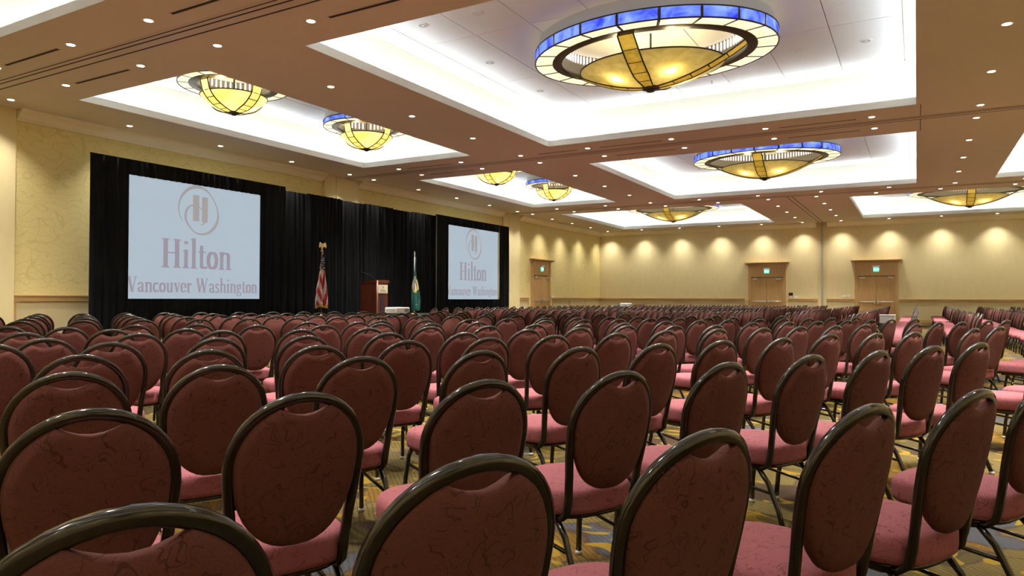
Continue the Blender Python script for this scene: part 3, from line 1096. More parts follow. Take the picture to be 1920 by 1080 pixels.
def glyphs():
    g = {}
    o = arc(0.21, XH / 2, 0.145, XH / 2 - 0.02, 0, 360, 26)
    n_arch = [(0.12, XH - 0.16)] + arc(0.245, XH - 0.13, 0.12, 0.115, 165, 0, 9) + [(0.365, 0.02)]
    u_arch = [(0.12, XH - 0.03)] + arc(0.235, 0.15, 0.115, 0.135, 180, 345, 9)
    g['H'] = (0.66, [([(0.14, 0.02), (0.14, 0.98)], B * 1.15, T), ([(0.50, 0.02), (0.50, 0.98)], B * 1.15, T), ([(0.14, 0.52), (0.50, 0.52)], 0.04, T)],
              [(0.02, 0.27, 0.0), (0.02, 0.27, 1.0), (0.38, 0.63, 0.0), (0.38, 0.63, 1.0)])
    g['i'] = (0.26, [([(0.13, 0.02), (0.13, XH)], B, T), ([(0.13, 0.88), (0.13, 0.93)], B, 0.06)], [(0.03, 0.24, 0.0), (0.03, 0.13, XH - 0.01)])
    g['l'] = (0.26, [([(0.13, 0.02), (0.13, 1.06)], B, T)], [(0.03, 0.24, 0.0), (0.03, 0.13, 1.05)])
    g['t'] = (0.30, [([(0.13, 0.82), (0.13, 0.12)] + arc(0.21, 0.11, 0.08, 0.085, 180, 330, 6), B * 0.9, T)], [(0.02, 0.28, XH - 0.01)])
    g['o'] = (0.42, [(o, B, T)], [])
    g['n'] = (0.48, [([(0.12, 0.02), (0.12, XH)], B, T), (n_arch, B, T)], [(0.02, 0.22, 0.0), (0.27, 0.47, 0.0), (0.02, 0.12, XH - 0.01)])
    g['u'] = (0.48, [(u_arch, B, T), ([(0.355, 0.02), (0.355, XH)], B, T)], [(0.02, 0.12, XH - 0.01), (0.26, 0.36, XH - 0.01), (0.355, 0.47, 0.0)])
    g['c'] = (0.38, [(arc(0.21, XH / 2, 0.145, XH / 2 - 0.02, 48, 318, 20), B, T)], [])
    g['e'] = (0.40, [(arc(0.21, XH / 2, 0.145, XH / 2 - 0.02, 8, 318, 22), B * 0.95, T), ([(0.1, XH / 2 + 0.02), (0.35, XH / 2 + 0.02)], 0.03, 0.035)], [])
    g['a'] = (0.42, [([(0.08, XH - 0.15)] + arc(0.19, XH - 0.14, 0.11, 0.12, 170, 0, 9) + [(0.30, 0.12), (0.36, 0.03)], B * 0.9, T),
                     (arc(0.18, 0.17, 0.10, 0.15, 60, 330, 12), B * 0.8, T)], [])
    g['r'] = (0.36, [([(0.12, 0.02), (0.12, XH)], B, T), ([(0.14, XH - 0.2), (0.2, XH - 0.08), (0.29, XH - 0.03), (0.32, XH - 0.1)], B * 0.6, 0.06)],
              [(0.02, 0.24, 0.0), (0.02, 0.12, XH - 0.01)])
    g['v'] = (0.42, [([(0.09, XH), (0.23, 0.03)], B, T), ([(0.23, 0.03), (0.36, XH)], 0.045, T)], [(0.0, 0.2, XH), (0.28, 0.43, XH)])
    g['s'] = (0.34, [(arc(0.17, XH * 0.75, 0.09, XH * 0.22, 30, 235, 10) + arc(0.17, XH * 0.24, 0.1, XH * 0.22, 60, -150, 10), B * 0.75, T)], [])
    g['h'] = (0.48, [([(0.12, 0.02), (0.12, 1.06)], B, T), (n_arch, B, T)], [(0.02, 0.22, 0.0), (0.27, 0.47, 0.0), (0.02, 0.12, 1.05)])
    g['g'] = (0.42, [(arc(0.19, XH - 0.2, 0.11, 0.18, 0, 360, 18), B * 0.85, T), ([(0.28, XH - 0.06), (0.40, XH - 0.02)], 0.05, 0.05),
                     ([(0.12, 0.24), (0.1, 0.16), (0.18, 0.1)] + arc(0.2, -0.08, 0.15, 0.13, 80, -180, 14) + [(0.12, 0.08)], B * 0.6, T)], [])
    g['V'] = (0.60, [([(0.12, 0.98), (0.32, 0.03)], B * 1.1, T), ([(0.32, 0.03), (0.50, 0.98)], 0.05, T)], [(0.0, 0.27, 1.0), (0.40, 0.60, 1.0)])
    g['W'] = (0.88, [([(0.10, 0.98), (0.26, 0.03)], B * 1.05, T), ([(0.26, 0.03), (0.42, 0.98)], 0.05, T), ([(0.42, 0.98), (0.58, 0.03)], B * 1.05, T),
                     ([(0.58, 0.03), (0.74, 0.98)], 0.05, T)], [(0.0, 0.22, 1.0), (0.33, 0.5, 1.0), (0.65, 0.85, 1.0)])
    g[' '] = (0.26, [], [])
    return g


GL = glyphs()


def text_polys(text):
    x, out = 0.0, []
    for ch in text:
        adv, strokes, serifs = GL[ch]
        for pl, nw, nh in strokes:
            for p, q in zip(pl[:-1], pl[1:]):
                pts = [(px + x + sx * nw / 2, py + sy * nh / 2) for px, py in (p, q) for sx in (-1, 1) for sy in (-1, 1)]
                out.append(hull(pts))
        for a, b, y in serifs:
            y0 = y if y < 0.1 else y - T
            out.append([(x + a, y0), (x + b, y0), (x + b, y0 + T), (x + a, y0 + T)])
        x += adv
    return out, x


def polys_mesh(mb, polys, fn, mi=0):
    """each polygon gets its own tiny extra offset so none of them are coplanar"""
    for k, pl in enumerate(polys):
        mb.add([fn(px, py, (k % 23) * 0.00004) for px, py in pl], [tuple(range(len(pl)))], mi)


def logo_polys():
    out = []
    def stroke(pts, ws):
        for i in range(len(pts) - 1):
            (x0, y0), (x1, y1) = pts[i], pts[i + 1]
            dx, dy = x1 - x0, y1 - y0
            l = math.hypot(dx, dy) or 1
            nx, ny = -dy / l, dx / l
            a, b = ws[i] / 2, ws[i + 1] / 2
            out.append([(x0 + nx * a, y0 + ny * a), (x0 - nx * a, y0 - ny * a), (x1 - nx * b, y1 - ny * b), (x1 + nx * b, y1 + ny * b)])
    # swirl: starts lower left, sweeps over the top, round the right and bottom, then curls inside
    K = [(140, 760, 14), (80, 620, 22), (75, 450, 30), (130, 290, 44), (250, 150, 58), (400, 85, 58), (560, 105, 44), (690, 210, 26), (790, 370, 24), (840, 540, 36),
         (835, 680, 50), (770, 830, 58), (650, 950, 48), (500, 990, 34), (380, 960, 26), (270, 850, 34), (205, 730, 48), (205, 600, 50), (260, 490, 36),
         (360, 440, 26), (450, 460, 22), (540, 540, 26), (595, 640, 34), (580, 740, 30), (530, 800, 22), (470, 820, 8)]
    pts, ws = [], []
    for i in range(len(K) - 1):
        p0, p1, p2, p3 = K[max(i - 1, 0)], K[i], K[i + 1], K[min(i + 2, len(K) - 1)]
        for q in range(4):
            t = q / 4
            v = [0.5 * (2 * b_ + (c_ - a_) * t + (2 * a_ - 5 * b_ + 4 * c_ - d_) * t * t + (3 * b_ - a_ - 3 * c_ + d_) * t ** 3) for a_, b_, c_, d_ in zip(p0, p1, p2, p3)]
            pts.append(((v[0] - 460) / 390, (530 - v[1]) / 460))
            ws.append(v[2] / 425)
    stroke(pts, ws)
    for x0, x1, y0, y1 in ((340, 462, 745, 245), (516, 632, 760, 265)):
        x0, x1, y0, y1 = (x0 - 460) / 390, (x1 - 460) / 390, (530 - y0) / 460, (530 - y1) / 460
        out.append([(x0, y0), (x1, y0), (x1, y1), (x0, y1)])
    return out


def screen(name, X, px, label):
    """px: pixel corners of drape and picture on the plane x = X"""
    y0, y1 = on_x(px['d0'], 450, X).y, on_x(px['d1'], 450, X).y
    s0, s1 = on_x(px['s0'], 450, X).y, on_x(px['s1'], 450, X).y
    zt = on_x(px['d0'], px['dt'], X).z
    st = on_x(px['s0'], px['st'], X).z
    sb = on_x(px['s0'], px['sb'], X).z
    e = empty(name, (X, (y0 + y1) / 2, 0))
    off = Vector((-X, -(y0 + y1) / 2, 0))
    tag(e, label, 'projection screen', 'projection screens in black drapes')

    def put(o):
        o.location = off
        return o
    # picture
    sc = MB().box(X - 0.03, X - 0.02, s0 - 0.03, s1 + 0.03, sb - 0.03, st + 0.03)
    sc.quad((X - 0.018, s0 - 0.02, sb - 0.02), (X - 0.018, s1 + 0.02, sb - 0.02), (X - 0.018, s1 + 0.02, st + 0.02), (X - 0.018, s0 - 0.02, st + 0.02))
    surf = put(sc.build('screen_surface', M_SCREEN, e))
    # frame of drapes round it
    for nm, a, b, z0, z1, sd in (('side_drape', y0, s0, 0.03, zt, 11), ('side_drape', s1, y1, 0.03, zt, 12), ('valance', s0 - 0.02, s1 + 0.02, st, zt - 0.002, 13), ('skirt', s0 - 0.02, s1 + 0.02, 0.03, sb, 14)):
        put(curtain(MB(), (X + 0.05, b), (X + 0.05, a), z0, z1, 40, 0.028, sd + int(y0), 0, 6).build(nm, M_DRAPE, e))
    fr = MB()
    for a, b, z0, z1 in ((y0, y1, zt - 0.03, zt + 0.015), ):
        fr.box(X - 0.02, X + 0.02, a, b, z0, z1)
    for yy in (y0 + 0.05, y1 - 0.05, s0 - 0.06, s1 + 0.06):
        fr.box(X - 0.06, X - 0.02, yy - 0.02, yy + 0.02, 0, zt - 0.03)
    put(fr.build('frame', M_BLACK, e))
    W, H = s1 - s0, st - sb

    def uv(u, v, d):
        return (X - 0.012 + d, s0 + u * W, sb + v * H)
    return e, uv, put, surf


LOGO = logo_polys()


def caption(e, uv, put):
    def block(text, u0, u1, v0, capv, name):
        polys, wdt = text_polys(text)
        mb = MB()
        polys_mesh(mb, polys, lambda x, y, d: uv(u0 + (u1 - u0) * x / wdt, v0 + capv * y, d))
        put(mb.build(name, M_INK, e))
    block('Hilton', *CAP['name'], 'lettering')
    block('Vancouver Washington', *CAP['place'], 'lettering')
    mb = MB()
    c = CAP['emblem']
    polys_mesh(mb, LOGO, lambda x, y, d: uv(c[0] + c[1] * x, c[2] + c[3] * y, d))
    put(mb.build('emblem', M_INK2, e))


def frac(px, py):
    """place of a pixel on the near screen, as fractions of its width and height"""
    a, b, p = on_x(238, 560, XS), on_x(486.5, 366, XS), on_x(px, py, XS)
    return (p.y - a.y) / (b.y - a.y), (p.z - a.z) / (b.z - a.z)


XS = -17.0
h0, h1, hc = frac(303, 502), frac(434, 505.5), frac(310, 447.5)
p0_, p1_, pc_ = frac(239, 548), frac(482, 549), frac(243, 518.5)
m0, m1, mt_, mb_ = frac(336, 393), frac(410, 393), frac(372, 349), frac(372, 438.5)
CAP = dict(name=(h0[0], h1[0], (h0[1] + h1[1]) / 2, hc[1] - h0[1]), place=(p0_[0], p1_[0], (p0_[1] + p1_[1]) / 2, pc_[1] - p0_[1]),
           emblem=((m0[0] + m1[0]) / 2, (m1[0] - m0[0]) / 2, (mt_[1] + mb_[1]) / 2, (mt_[1] - mb_[1]) / 2))
e1, uv1, put1, _ = screen('projection_screen', XS, dict(d0=167.5, d1=533, s0=238, s1=486.5, dt=286, st=327, sb=560), 'large left projection screen in black drapes showing a hotel name')
caption(e1, uv1, put1)
e2, uv2, put2, _ = screen('projection_screen', XS, dict(d0=817.5, d1=952, s0=838.5, s1=934, dt=402, st=421, sb=561), 'farther projection screen in black drapes left of the wall door')
caption(e2, uv2, put2)

# middle drape on its pipe
XM = -17.18
ya, yb = on_x(533, 450, XM).y - 0.35, on_x(811.5, 450, XM).y
zt = on_x(811, 404, XM).z
dr = empty('pipe_and_drape', (XM, (ya + yb) / 2, 0))
tag(dr, 'wide black pleated stage drape between the two screens', 'drape')
off = Vector((-XM, -(ya + yb) / 2, 0))
npan = 6
for k in range(npan):
    a, b = ya + (yb - ya) * k / npan, ya + (yb - ya) * (k + 1) / npan
    o = curtain(MB(), (XM + 0.05 * (k % 2), b + 0.10), (XM + 0.05 * (k % 2), a - 0.10), 0.02, zt - 0.02 + 0.02 * (k % 2), 34, 0.05, 30 + k).build('drape_panel', M_DRAPE, dr)
    o.location = off
o = MB().tube([(XM - 0.06, ya, zt - 0.03), (XM - 0.06, yb, zt - 0.03)], 0.02).build('pipe', M_BLACK, dr)
o.location = off
for yy in (ya + 0.1, (ya + yb) / 2, yb - 0.1):
    q = MB().tube([(XM - 0.1, yy, 0), (XM - 0.1, yy, zt)], 0.02).build('upright', M_BLACK, dr)
    q.location = off

# stage
SX0, SX1, SY0, SY1, SZ = -16.8, -14.3, 14.2, 22.4, 0.6
stg = empty('stage', ((SX0 + SX1) / 2, (SY0 + SY1) / 2, 0))
tag(stg, 'low black skirted stage in front of the drape', 'stage')
M_STAGE = mottled('stage_carpet', (0.02, 0.02, 0.022), (0.03, 0.03, 0.033), 60, 0.95)
cx, cy = (SX0 + SX1) / 2, (SY0 + SY1) / 2
for k in range(4):
    a, b = SY0 + (SY1 - SY0) * k / 4, SY0 + (SY1 - SY0) * (k + 1) / 4
    MB().box(SX0 - cx, SX1 - cx, a - cy + 0.004, b - cy - 0.004, SZ - 0.08, SZ).build('deck', M_STAGE, stg)
curtain(MB(), (SX1 + 0.03 - cx, SY1 - cy), (SX1 + 0.03 - cx, SY0 - cy), 0.01, SZ - 0.01, 24, 0.02, 71, 0, 3).build('skirt', M_DRAPE, stg)
curtain(MB(), (SX1 - cx, SY0 - 0.03 - cy), (SX0 - cx, SY0 - 0.03 - cy), 0.01, SZ - 0.01, 24, 0.02, 72, 0, 3).build('skirt', M_DRAPE, stg)

# ------------------------------------------------------------------ lectern
M_MAHOG = wood('mahogany', (0.085, 0.019, 0.010), (0.14, 0.033, 0.016), 0.25)
M_EDGE = wood('mahogany_light', (0.36, 0.20, 0.16), (0.42, 0.24, 0.19), 0.15)
lp = on_x(705, 560, -15.35)
lec = empty('lectern', (-15.35, lp.y, SZ), 0)
tag(lec, 'dark red wooden lectern with a cream sign on its front', 'lectern')
# local: front face at x=0 facing +x, body back to -x, near side at y=0
W_, D_, H_ = 0.62, 0.66, 1.16
b = MB()
b.rings([[(0, 0.03, z), (-D_, 0.0, z), (-D_, W_, z), (0, W_ - 0.03, z)] for z in (0.08, H_ - 0.08)], smooth=False)
b.build('body', M_MAHOG, lec)
MB().box(-D_ - 0.02, 0.03, -0.02, W_ + 0.02, 0, 0.08).build('plinth', M_MAHOG, lec)
tp = MB()
tp.add([(0.02, -0.02, H_ - 0.08), (-D_ - 0.03, -0.02, H_ - 0.08), (-D_ - 0.03, W_ + 0.02, H_ - 0.08), (0.02, W_ + 0.02, H_ - 0.08),
        (0.02, -0.02, H_ + 0.02), (-D_ - 0.03, -0.02, H_ - 0.06), (-D_ - 0.03, W_ + 0.02, H_ - 0.06), (0.02, W_ + 0.02, H_ + 0.02)],
       [(0, 1, 2, 3), (4, 7, 6, 5), (0, 4, 5, 1), (1, 5, 6, 2), (2, 6, 7, 3), (3, 7, 4, 0)])
tp.build('reading_top', M_MAHOG, lec)
MB().tube([(0.012, 0.045, 0.06), (0.012, 0.045, H_)], 0.028).build('corner_post', M_EDGE, lec)
MB().box(0.0, 0.012, 0.22, 0.42, 0.12, 0.66).build('front_inset', mat('dark_inset', (0.03, 0.02, 0.035), 0.3), lec)
sg = MB().box(0.0, 0.02, 0.10, 0.56, 0.74, 1.02).build('front_sign', mat('cream_sign', (0.66, 0.60, 0.44), 0.5), lec)
polys, wdt = text_polys('Hilton')
mb = MB()
polys_mesh(mb, polys, lambda x, y, d: (0.022 + d, 0.20 + 0.26 * x / wdt, 0.80 + 0.07 * y))
polys2, wdt2 = text_polys('Vancouver Washington')
polys_mesh(mb, polys2, lambda x, y, d: (0.022 + d, 0.13 + 0.40 * x / wdt2, 0.755 + 0.03 * y))
polys_mesh(mb, LOGO, lambda x, y, d: (0.022 + d, 0.33 + 0.04 * x, 0.935 + 0.05 * y))
mb.build('sign_lettering', mat('sign_ink', (0.12, 0.10, 0.07), 0.6), sg)
mic = MB().tube([(-0.25, 0.3, H_ - 0.03), (-0.28, 0.22, H_ + 0.10), (-0.40, 0.06, H_ + 0.22), (-0.5, -0.04, H_ + 0.26)], 0.007, sides=6)
mic.tube([(-0.5, -0.04, H_ + 0.26), (-0.56, -0.08, H_ + 0.275)], 0.014, sides=8)
mic.build('gooseneck_microphone', M_BLACK, lec)


# ------------------------------------------------------------------ flags
M_FRED = mat('flag_red', (0.42, 0.03, 0.04), 0.6)
M_FWHITE = mat('flag_white', (0.72, 0.66, 0.66), 0.6)
M_FNAVY = mat('flag_navy', (0.012, 0.015, 0.06), 0.6)
M_GOLD = mat('gold_fringe', (0.62, 0.38, 0.07), 0.4, 0.3)
M_GOLDM = mat('gilt', (0.70, 0.52, 0.25), 0.3, 0.7)
M_FGREEN = mat('flag_green', (0.010, 0.068, 0.055), 0.55)
M_POLE = mat('pole_wood', (0.10, 0.055, 0.03), 0.35)


def cloth(px_prof, fn, nu=56, nv=70, folds=3.0, depth=0.35, ph=0.0):
    """hanging folded flag: px_prof(v) -> (left, right) half widths at height fraction v (0 top, 1 bottom)"""
    vs, fs, mi = [], [], []
    for j in range(nv + 1):
        v = j / nv
        l, r = px_prof(v)
        for i in range(nu + 1):
            u = i / nu
            s = u + 0.02 * math.sin(u * 17 + v * 5)
            yy = -l + (l + r) * s
            xx = depth * (0.15 + 0.85 * v) * 0.30 * math.sin(u * 2 * PI * folds + ph + v * 1.2) * min(1, (l + r) / 0.3) + 0.03 * math.sin(v * 6 + u * 3)
            vs.append((xx, yy, v))
    for j in range(nv):
        for i in range(nu):
            a = j * (nu + 1) + i
            fs.append((a, a + nu + 1, a + nu + 2, a + 1))
            mi.append(fn((i + 0.5) / nu, (j + 0.5) / nv))
    return vs, fs, mi


def flag(name, loc, zpole, ztop, zbot, prof, fn, mats, label, folds, ph):
    e = empty(name, loc)
    tag(e, label, 'flag', 'flags on the stage')
    vs, fs, mi = cloth(prof, fn, folds=folds, ph=ph)
    me = bpy.data.meshes.new('flag_cloth')
    bot = [(math.sin((i % 57) / 56 * 9 + ph) * 0.035) for i in range(len(vs))]
    me.from_pydata([(x + 0.03, y, ztop + (zbot - ztop) * v - (bot[k] if v > 0.9 else 0) * 1.0) for k, (x, y, v) in enumerate(vs)], [], fs)
    for mt in mats:
        me.materials.append(mt)
    me.polygons.foreach_set('material_index', mi)
    me.polygons.foreach_set('use_smooth', [True] * len(fs))
    me.update()
    link('flag_cloth', me, e)
    MB().tube([(0, 0, 0.03), (0, 0, zpole)], 0.016).build('pole', M_POLE if name == 'national_flag' else M_GREYPOST, e)
    MB().lathe([(0.0005, 0.10), (0.03, 0.10), (0.035, 0.06), (0.12, 0.03), (0.15, 0.0), (0.0005, 0.0)], 20).build('floor_stand', M_GOLDM, e)
    return e


def us_prof(v):
    w = 0.10 + 0.30 * min(1, v / 0.85) ** 0.85
    l = w * (0.62 + 0.12 * v)
    r = w * (0.62 - 0.16 * max(0, v - 0.6) * 2.2)
    return l, max(0.06, r)


def us_fn(u, v):
    if v > 0.955 or (v > 0.86 and u > 0.62 and v > 1.25 - u * 0.42):
        return 3
    if v < 0.30:
        i, j = u * 6.0, v * 22
        if (i + (int(j) % 2) * 0.5) % 1 < 0.42 and j % 1 < 0.55 and v > 0.05:
            return 1
        return 2
    s = (u * 5.2 + (v - 0.3) * (-3.2 if u < 0.47 else 2.7)) % 1
    return 0 if s < 0.5 else 1


fp = on_x(603, 560, -15.8)
top = on_x(600, 471, -15.8).z - SZ
fl = flag('national_flag', (-15.8, fp.y, SZ), top, on_x(599, 478, -15.8).z - SZ, on_x(597, 576, -15.8).z - SZ, us_prof, us_fn,
          [M_FRED, M_FWHITE, M_FNAVY, M_GOLD], 'red and white striped flag with starred blue canton and gilt eagle', 2.5, 0.6)
# gilt eagle
eg = MB().lathe([(0.0005, 0.0), (0.045, 0.012), (0.05, 0.03), (0.018, 0.05), (0.018, 0.07), (0.04, 0.11), (0.042, 0.16), (0.022, 0.20), (0.03, 0.225), (0.02, 0.25), (0.0005, 0.255)], 10, 0, (0, 0, top - 0.01))
for sgn in (-1, 1):
    wing = [(0.03, 0.13), (0.035, 0.20), (0.06, 0.255), (0.10, 0.275), (0.125, 0.25), (0.14, 0.20), (0.145, 0.145), (0.13, 0.10), (0.115, 0.15), (0.10, 0.12), (0.085, 0.16), (0.07, 0.135), (0.055, 0.16)]
    vs = [(0.012 + 0.03 * (y / 0.14), sgn * y, top + z) for y, z in wing]
    vs += [(x - 0.022, y, z) for x, y, z in vs]
    n = len(wing)
    eg.add(vs, [tuple(range(n)), tuple(range(2 * n - 1, n - 1, -1))] + [(i, (i + 1) % n, n + (i + 1) % n, n + i) for i in range(n)])
eg.build('eagle_finial', M_GOLDM, fl)
cpts = [(0.03 + 0.015 * math.sin(i * 1.3), -0.01 - 0.055 * (i / 14) + 0.02 * math.sin(i * 0.9), top - 0.02 - 0.42 * i / 14) for i in range(15)]
cd_ = MB().tube(cpts, 0.014, sides=6)
cd_.lathe([(0.0, 0.0), (0.03, -0.02), (0.035, -0.10), (0.0, -0.10)], 8, 0, cpts[-1])
cd_.build('gold_cord', M_GOLD, fl)


def wa_prof(v):
    w = 0.03 + 0.32 * min(1, v / 0.8) ** 0.8
    if v > 0.8:
        w *= 1 - 0.25 * (v - 0.8) / 0.2
    return w * 0.62, w * 0.5


def wa_fn(u, v):
    d = math.hypot((u - 0.62) * 1.0, (v - 0.52) * 2.6)
    if d < 0.42:
        if d > 0.32:
            return 1
        if v < 0.50:
            return 2
        return 3 if abs(u - 0.62) < 0.14 else 2
    if u < 0.16 and 0.42 < v < 0.62:
        return 1
    return 0


fp2 = on_x(777, 560, -15.8)
top2 = on_x(778, 482, -15.8).z - SZ
fl2 = flag('state_flag', (-15.8, fp2.y, SZ), top2, on_x(778, 482, -15.8).z - SZ, on_x(776, 581, -15.8).z - SZ, wa_prof, wa_fn,
           [M_FGREEN, mat('seal_gold', (0.55, 0.40, 0.10), 0.5), mat('seal_blue', (0.12, 0.14, 0.36), 0.5), mat('seal_pale', (0.62, 0.52, 0.44), 0.5)],
           'green flag with a round gold and blue seal', 2.0, 0.2)
MB().lathe([(0.018, 0.0), (0.022, 0.03), (0.012, 0.05), (0.026, 0.10), (0.018, 0.16), (0.0005, 0.22)], 10, 0, (0, 0, top2)).build('spear_finial', M_CHROME, fl2)

# ------------------------------------------------------------------ projectors on carts
def projector(p, rz, label, cartlabel):
    c = empty('projector_cart', (p[0], p[1], 0), rz)
    tag(c, cartlabel, 'cart', 'projector carts')
    zc = p[2]
    MB().box(-0.26, 0.26, -0.3, 0.3, zc - 0.03, zc).build('cart_top', M_BLACK, c)
    MB().box(-0.26, 0.26, -0.3, 0.3, 0.2, 0.23).build('cart_shelf', M_BLACK, c)
    for sx in (-1, 1):
        for sy in (-1, 1):
            MB().tube([(sx * 0.24, sy * 0.28, 0.06), (sx * 0.24, sy * 0.28, zc - 0.03)], 0.014, sides=6).build('leg', M_BLACK, c)
            MB().lathe([(0.0005, -0.03), (0.03, -0.02), (0.03, 0.02), (0.0005, 0.03)], 10, 0, (sx * 0.24, sy * 0.28, 0.031)).build('caster', M_BLACK, c)
    e = empty('projector', (p[0], p[1], zc), rz)
    tag(e, label, 'projector', 'white projectors among the chairs')
    r = []
    for z, s in ((0.015, 0.97), (0.03, 1.0), (0.13, 1.0), (0.15, 0.95)):
        r.append([(sx * 0.17 * s, sy * 0.25 * s, z) for sx, sy in ((-1, -0.9), (-0.9, -1), (0.9, -1), (1, -0.9), (1, 0.9), (0.9, 1), (-0.9, 1), (-1, 0.9))])
    body = MB().rings(r, smooth=False).build('body', M_WHITE, e)
    v = MB()
    for k in range(9):
        v.box(0.171, 0.174, 0.05 + k * 0.018, 0.06 + k * 0.018, 0.04, 0.12)
        v.box(-0.12 + k * 0.03, -0.105 + k * 0.03, -0.253, -0.2495, 0.05, 0.11)
    v.build('vent_grille', mat('vent_grey', (0.25, 0.25, 0.24), 0.6), e)
    MB().tube([(-0.17, -0.12, 0.08), (-0.20, -0.12, 0.08)], 0.04, sides=14).build('lens', M_BLACK, e)
    for sx in (-1, 1):
        for sy in (-1, 1):
            MB().lathe([(0.0005, 0), (0.015, 0), (0.015, 0.016), (0.0005, 0.016)], 8, 0, (sx * 0.12, sy * 0.18, 0)).build('foot', M_BLACK, e)


pp = on_x(745, 590, -10.3)
projector((pp.x, pp.y, 0.83), 0, 'white projector on a cart below the lectern', 'black projector cart among chairs facing the left screen')
pp = on_x(1174, 580, -10.3)
projector((pp.x, pp.y, 0.86), 0, 'white projector far off among chairs before the left wall door', 'black projector cart among far chairs facing the second screen')

# small white topped table among the far chairs
tp_ = on_z(1664, 590, 0.68)
tb = empty('side_table', (tp_.x, tp_.y, 0))
tag(tb, 'small white topped table in the aisle before the second far doors', 'table')
MB().box(-0.24, 0.24, -0.3, 0.3, 0.65, 0.68).build('table_top', M_WHITE, tb)
MB().box(-0.23, 0.23, -0.29, 0.29, 0.40, 0.65).build('table_apron', M_WHITE, tb)
for sx in (-1, 1):
    for sy in (-1, 1):
        MB().tube([(sx * 0.21, sy * 0.27, 0), (sx * 0.21, sy * 0.27, 0.40)], 0.015, sides=6).build('leg', M_BLACK, tb)


# ------------------------------------------------------------------ chairs (origin on the floor, facing +y)
CH_TOP = 0.915


def back_y(z, u=0.0):
    y = -0.205 - 0.105 * max(0, z - 0.42) / 0.49
    return y + 0.035 * (u / 0.2) ** 2


def frame_half(n_arc=20, legs=False):
    """centre line of the round back frame, left seat corner over the top to the right one"""
    r, zc_ = 0.203, CH_TOP - 0.014 - 0.205
    pts = []
    for z, u in ((0.40, 0.176), (0.50, 0.184), (0.58, 0.195), (0.65, 0.2015)):
        pts.append((u, z))
    for i in range(n_arc + 1):
        a = PI * i / n_arc
        pts.append((r * math.cos(a), zc_ + 0.205 * math.sin(a)))
    for z, u in ((0.65, 0.2015), (0.58, 0.195), (0.50, 0.184), (0.40, 0.176)):
        pts.append((-u, z))
    run = [(0.178, 0.10, 0.315), (0.176, -0.08, 0.315), (0.175, -0.135, 0.322), (0.175, -0.165, 0.345)]
    return run + [(u, back_y(z, u), z) for u, z in pts] + [(-x, y, z) for x, y, z in run[::-1]]


def pad_outline(n=44):
    """oval pad with a scooped top between the frame"""
    zc_ = CH_TOP - 0.014 - 0.205
    out = []
    for i in range(n):
        a = 2 * PI * i / n - PI / 2
        c, s = math.cos(a), math.sin(a)
        if s >= 0:
            u, z = 0.192 * c, zc_ + 0.194 * s
            top = zc_ + 0.152 + 0.032 * (abs(u) / 0.088) ** 2
            z = min(z, top)
        else:
            u = 0.192 * math.copysign(abs(c) ** 0.80, c)
            z = zc_ + (zc_ - 0.436) * -abs(s) ** 1.0
        out.append((u, z))
    return out


def pad_mesh(n=44, lod=0):
    o = pad_outline(n)
    cz = 0.675
    rings = []
    lay = ((0.55, 0.036), (0.82, 0.033), (0.95, 0.024), (1.0, 0.006), (1.0, -0.010), (0.965, -0.020), (0.8, -0.024), (0.5, -0.026)) if not lod else ((0.9, 0.03), (1.0, 0.0), (0.95, -0.02))
    for s, d in lay:
        rings.append([(u * s, back_y(cz + (z - cz) * s, u * s) + d, cz + (z - cz) * s) for u, z in o])
    return rings


def seat_outline(n=44):
    out = []
    for i in range(n):
        a = 2 * PI * i / n
        c, s = math.cos(a), math.sin(a)
        e = 0.62 if s < 0 else 0.72
        x = 0.235 * math.copysign(abs(c) ** e, c)
        y = (0.255 if s > 0 else 0.215) * math.copysign(abs(s) ** e, s)
        x *= 0.93 + 0.07 * (y + 0.2) / 0.45
        out.append((x, y + 0.02))
    return out


def seat_rings(n=44, lod=0):
    o = seat_outline(n)
    lay = ((0.9, 0.335), (0.985, 0.340), (1.0, 0.36), (1.0, 0.402), (0.975, 0.424), (0.90, 0.437), (0.6, 0.446), (0.3, 0.449)) if not lod else ((0.95, 0.335), (1.0, 0.39), (0.9, 0.437))
    return [[(x * s, y * s + 0.0, z) for x, y in o] for s, z in lay]


def leg_pts(sx, front):
    if front:
        return [(sx * 0.185, 0.155, 0.325), (sx * 0.19, 0.18, 0.28), (sx * 0.197, 0.205, 0.15), (sx * 0.203, 0.215, 0.012)]
    return [(sx * 0.176, -0.10, 0.318), (sx * 0.180, -0.165, 0.25), (sx * 0.19, -0.235, 0.12), (sx * 0.20, -0.275, 0.012)]


TA, TB = 0.0163, 0.0140
ME = {}
ME['back_frame'] = MB().tube(frame_half(), TA, TB, 8, ref=(0, 1, 0)).mesh('back_frame', M_FRAME)
ME['backrest'] = MB().rings(pad_mesh()).mesh('backrest', M_FABRIC_SHADE)
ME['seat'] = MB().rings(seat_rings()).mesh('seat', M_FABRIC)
so = [(x * 0.86, y * 0.86, 0.326) for x, y in seat_outline(24)]
sf = MB().tube(so, 0.012, 0.010, 6, closed=True)
sf.tube([(-0.19, 0.0, 0.324), (0.19, 0.0, 0.324)], 0.01, sides=6)
ME['seat_frame'] = sf.mesh('seat_frame', M_FRAME)
for nm, sx, fr in (('leg_fl', -1, True), ('leg_fr', 1, True), ('leg_bl', -1, False), ('leg_br', 1, False)):
    ME[nm] = MB().tube(leg_pts(sx, fr), 0.0115, 0.0125, 8, ref=(0, 1, 0)).mesh('leg', M_FRAME)
